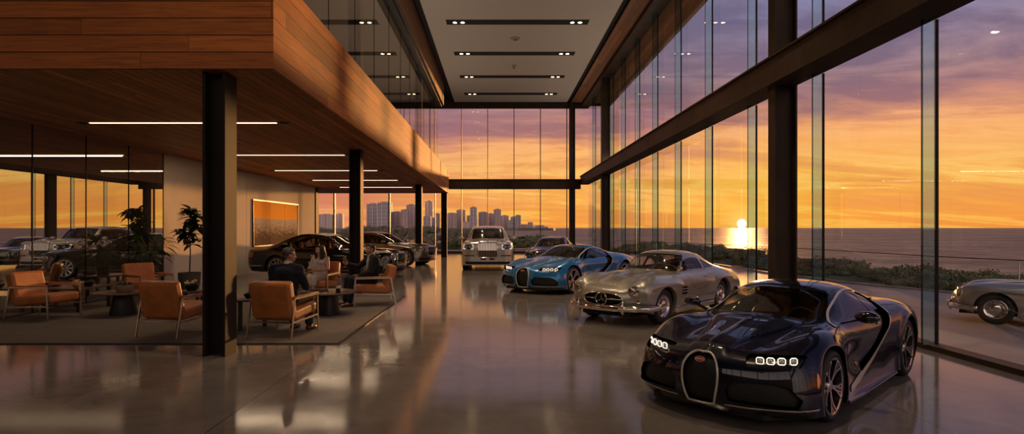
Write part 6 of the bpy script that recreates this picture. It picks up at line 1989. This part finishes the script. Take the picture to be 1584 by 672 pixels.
# skyline on the far shore
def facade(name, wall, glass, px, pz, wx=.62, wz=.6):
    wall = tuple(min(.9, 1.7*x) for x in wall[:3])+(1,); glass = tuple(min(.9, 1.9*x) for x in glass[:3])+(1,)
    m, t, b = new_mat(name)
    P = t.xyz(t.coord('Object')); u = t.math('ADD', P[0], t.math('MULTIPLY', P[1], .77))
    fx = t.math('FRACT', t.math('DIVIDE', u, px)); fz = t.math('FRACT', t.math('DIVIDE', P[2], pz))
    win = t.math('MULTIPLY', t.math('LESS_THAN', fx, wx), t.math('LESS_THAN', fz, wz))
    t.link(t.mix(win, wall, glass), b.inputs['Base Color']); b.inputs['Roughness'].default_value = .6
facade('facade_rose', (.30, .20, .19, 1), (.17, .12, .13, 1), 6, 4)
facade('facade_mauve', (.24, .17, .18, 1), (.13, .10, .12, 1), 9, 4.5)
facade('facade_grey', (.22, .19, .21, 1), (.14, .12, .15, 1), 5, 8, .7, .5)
facade('facade_pale', (.40, .30, .27, 1), (.24, .17, .17, 1), 12, 4, .5, .7)
def crop(x, y): return 480+x/3.771, 290+y/3.771
tw = [(50,122,155),(152,187,152),(330,398,92),(392,470,84),(473,533,140),(530,568,128),(563,612,97),(672,712,78),(662,702,166),(700,730,176),(727,752,150),(792,855,148),(855,902,128),(888,968,200),(915,972,162),(934,970,112),(983,1035,142),(1028,1072,150),(1072,1110,125),(1112,1155,162),(1153,1196,190),(1170,1202,170),(1198,1226,160),(1228,1270,216),(1270,1298,203),(1298,1318,224),(1316,1342,222),(1340,1366,221),(1364,1386,229)]
mats_ = ['facade_rose', 'facade_mauve', 'facade_grey', 'facade_pale']
where = ['low pale block at far left of the skyline', 'narrow block second from the left of the skyline', 'left half of the broad slab tower in the skyline', 'taller right half of the broad slab tower in the skyline', 'mid-height block right of the broad slab tower', 'stepped block before the tower beside the second column', 'tower left of the third column in the skyline', 'slim tall tower right of the third column', 'lower block before the slim tower right of the third column', 'short block right of the slim tower by the third column', 'block just left of the fourth column in the skyline', 'round topped tower just right of the fourth column', 'dark topped tower behind the left side of the limousine', 'long low pale block behind the limousine roof', 'medium tower standing before the tallest dark tower', 'tallest dark tower above the limousine', 'broad tower above the limousine roof', 'twin tower joined to the broad tower above the limousine', 'tall tower right of the limousine roof centre', 'block right of the tall tower above the limousine mirror', 'low block second before the last tower of the skyline', 'narrow block beside the last tall tower', 'last tall tower at the right of the skyline', 'low blocks right of the last tall tower', 'single square block standing alone at the right of the skyline', 'low house left in the group at the end of the shore', 'second low house in the group at the end of the shore', 'third low house in the group at the end of the shore', 'lowest house at the right tip of the far shore']
for i, (a, b_, c_) in enumerate(tw):
    Y = 1220+ (i*37 % 90)
    (u0, v0), (u1, _) = crop(a, c_), crop(b_, c_)
    xa, xb = (u0-770)*Y/920, (u1-770)*Y/920; zt = 1.65+(353-v0)*Y/920
    d = max(14, min(34, (xb-xa)*.7)); w2 = (xb-xa)/2
    t = thing('tower_block' if zt > 22 else 'low_building', where[i]+', seen far across the water' if len(where[i].split()) < 10 else where[i], 'building', ((xa+xb)/2, Y, 1.15))
    H_ = zt-1.15
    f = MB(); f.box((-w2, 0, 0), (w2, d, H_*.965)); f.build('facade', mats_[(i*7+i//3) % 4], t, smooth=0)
    f = MB(); f.box((-w2*.55, d*.2, H_*.965), (w2*.6, d*.8, H_)); f.build('roof_structure', 'facade_mauve', t, smooth=0)
    if H_ > 18:
        n2 = max(2, int(w2*2/9))
        for k in range(n2+1):
            xx = -w2+2*w2*k/n2
            f = MB(); f.box((xx-.8, -1.2, 0), (xx+.8, .0, H_*.96)); f.build('pilaster', mats_[(i*7+i//3+1) % 4], t, smooth=0)
# ------------------------------------------------------------------ sunset sky
def make_sky():
    w = bpy.data.worlds.new('sunset_sky'); SC.world = w; w.use_nodes = True
    t = NT(w.node_tree); bg = t.n['Background']
    d = t.vmath('NORMALIZE', t.coord('Generated'))
    X, Y, Z = t.xyz(d)
    az, el = math.radians(22.3), math.radians(.40)
    sd = Vector((math.sin(az)*math.cos(el), math.cos(az)*math.cos(el), math.sin(el)))
    dot = t.vmath('DOT_PRODUCT', d, tuple(sd), out=1)
    ang = t.math('ARCCOSINE', t.math('MINIMUM', dot, .9999999))
    hd = t.vmath('DOT_PRODUCT', t.vmath('NORMALIZE', t.comb(X, Y, 0)), (math.sin(az), math.cos(az), 0), out=1)   # 1 towards the sun's azimuth
    toward = t.math('POWER', t.math('MAXIMUM', t.math('DIVIDE', t.math('SUBTRACT', hd, .82), .18), 0), .7, clamp=True)
    zz = t.math('MAXIMUM', Z, 0)
    S = srgb
    near = t.ramp(zz, [(0, S(246,152,56)), (.03, S(254,172,62)), (.075, S(255,188,84)), (.13, S(252,172,94)), (.18, S(228,156,120)), (.235, S(192,156,156)), (.30, S(160,154,190)), (.5, S(116,124,168)), (1, S(60,66,100))])
    far = t.ramp(zz, [(0, S(222,134,84)), (.04, S(222,134,92)), (.08, S(222,136,100)), (.125, S(200,130,122)), (.175, S(150,116,140)), (.27, S(112,104,138)), (.5, S(80,84,118)), (1, S(52,58,88))])
    base = t.mix(toward, far, near)
    # cloud sheets: horizontal layers seen in perspective
    zc = t.math('ADD', zz, .13)
    cv = t.comb(t.math('DIVIDE', X, zc), t.math('DIVIDE', Y, zc), 0)
    cv = t.mapping(cv, (.42, 1.0, 1), (3.1, 1.7, 0), (0, 0, .42))
    n1 = t.noise(cv, .72, 8, .60, 1.1); n2 = t.noise(cv, 2.6, 7, .62, .6)
    cl = t.math('ADD', t.math('MULTIPLY', n1, .68), t.math('MULTIPLY', n2, .32))
    darkc = t.ramp(zz, [(0, S(242,150,62)), (.05, S(240,154,74)), (.11, S(218,140,94)), (.16, S(164,112,112)), (.22, S(126,102,122)), (.32, S(108,100,132)), (.6, S(84,84,112))])
    farc = t.ramp(zz, [(0, S(214,130,92)), (.06, S(206,124,96)), (.12, S(170,108,112)), (.2, S(120,96,120)), (.6, S(80,76,106))])
    darkc = t.mix(toward, farc, darkc)
    litc = t.ramp(zz, [(0, S(255,190,80)), (.06, S(255,206,110)), (.13, S(255,186,116)), (.20, S(236,166,138)), (.30, S(176,150,168)), (.6, S(120,120,150))])
    col = t.mix(t.ramp(cl, [(.475, (0,0,0)), (.585, (.92,.92,.92))]), base, darkc)
    rim = t.ramp(cl, [(.38, (.0,.0,.0)), (.445, (.85,.85,.85)), (.49, (0,0,0))])
    col = t.mix(t.math('MULTIPLY', rim, t.math('ADD', t.math('MULTIPLY', toward, .6), .4)), col, litc)
    # glow round the sun, flattened along the horizon, and its disc
    g1 = t.math('POWER', t.math('MAXIMUM', t.math('SUBTRACT', 1, t.math('DIVIDE', ang, .22)), 0), 2.2)
    g2 = t.math('POWER', t.math('MAXIMUM', t.math('SUBTRACT', 1, t.math('DIVIDE', ang, .045)), 0), 2.0)
    col = t.mix(t.math('MULTIPLY', g1, .75), col, S(255,190,60))
    col = t.mix(t.math('MULTIPLY', g2, .8), col, S(255,226,120))
    disc = t.math('LESS_THAN', ang, .0066)
    col = t.mix(disc, col, (9.0, 6.6, 3.4, 1))
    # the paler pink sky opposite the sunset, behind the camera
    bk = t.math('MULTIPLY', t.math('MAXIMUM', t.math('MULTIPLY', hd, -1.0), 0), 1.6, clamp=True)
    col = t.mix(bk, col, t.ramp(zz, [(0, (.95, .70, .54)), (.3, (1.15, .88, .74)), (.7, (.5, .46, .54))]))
    # below the horizon: dim ground haze
    col = t.mix(t.math('LESS_THAN', Z, -.002), col, S(120,84,60))
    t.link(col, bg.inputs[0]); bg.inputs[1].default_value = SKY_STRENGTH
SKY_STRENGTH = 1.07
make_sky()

def lamp(name, kind, loc, energy, color, rot=None, **k):
    l = bpy.data.lights.new(name, kind); l.energy = energy; l.color = color
    for a, b in k.items(): setattr(l, a, b)
    o = bpy.data.objects.new(name, l); COL.objects.link(o); o.location = loc
    if rot is not None: o.rotation_euler = rot
    return o
az, el = math.radians(22.4), math.radians(3.0)
sdir = Vector((math.sin(az)*math.cos(el), math.cos(az)*math.cos(el), math.sin(el)))
so = lamp('low_sun', 'SUN', (60, 120, 8), 3.3, (1, .42, .12), (-sdir).to_track_quat('-Z', 'Y').to_euler(), angle=math.radians(1.2))
for yy in (36.2, 32.1, 27.85, 23.6, 19.4, 15.2, 11.0, 6.8):
    for xx in (-1.55, 3.11):
        lamp('downlight_beam', 'SPOT', (xx, yy, ZC-.06), 520, (1, .72, .45), (0, 0, 0), spot_size=math.radians(70), spot_blend=.6, shadow_soft_size=.12)
for yy in (11.3, 16.3, 20.7, 24.9, 29.2):
    lamp('strip_beam', 'AREA', (-5.95, yy, ZS-.03), 28, (1, .72, .45), (0, 0, 0), shape='RECTANGLE', size=3.5, size_y=.03)
for yy in (8.0, 12.0): lamp('office_beam', 'AREA', (-11.6, yy, ZS-.05), 18, (1, .74, .5), (0, 0, 0), shape='RECTANGLE', size=2.5, size_y=.3)
for yy in (14.0, 22.0): lamp('mezzanine_beam', 'AREA', (-6.5, yy, 8.9), 70, (1, .76, .55), (0, 0, 0), shape='RECTANGLE', size=.22, size_y=.12)

# added fill uplights, unseen on the long beam and behind the mezzanine parapet
for yy in (6, 16, 26, 35):
    lamp('fill_uplight', 'AREA', (5.74, yy, 5.045), 75, (1, .76, .56), (PI, 0, 0), shape='RECTANGLE', size=.18, size_y=8)
for yy in (12, 21, 30):
    lamp('fill_uplight', 'AREA', (-3.25, yy, 4.968), 60, (1, .76, .56), (PI, 0, 0), shape='RECTANGLE', size=.18, size_y=8)

# ------------------------------------------------------------------ camera
cam = bpy.data.cameras.new('camera'); co = bpy.data.objects.new('camera', cam); COL.objects.link(co)
co.location = (0, 0, 1.65); co.rotation_euler = (PI/2, 0, 0)
cam.sensor_width = 36; cam.lens = 920/1584*36; cam.shift_x = (792-770)/1584; cam.shift_y = 17/1584
cam.clip_start = .05; cam.clip_end = 60000
SC.camera = co
SC.cycles.use_denoising = True
SC.cycles.max_bounces = 10; SC.cycles.transparent_max_bounces = 32; SC.cycles.glossy_bounces = 5; SC.cycles.diffuse_bounces = 4
SC.cycles.sample_clamp_indirect = 6; SC.cycles.caustics_reflective = False; SC.cycles.caustics_refractive = False
SC.view_settings.view_transform = 'Standard'; SC.view_settings.look = 'None'; SC.view_settings.exposure = 0; SC.view_settings.gamma = 1
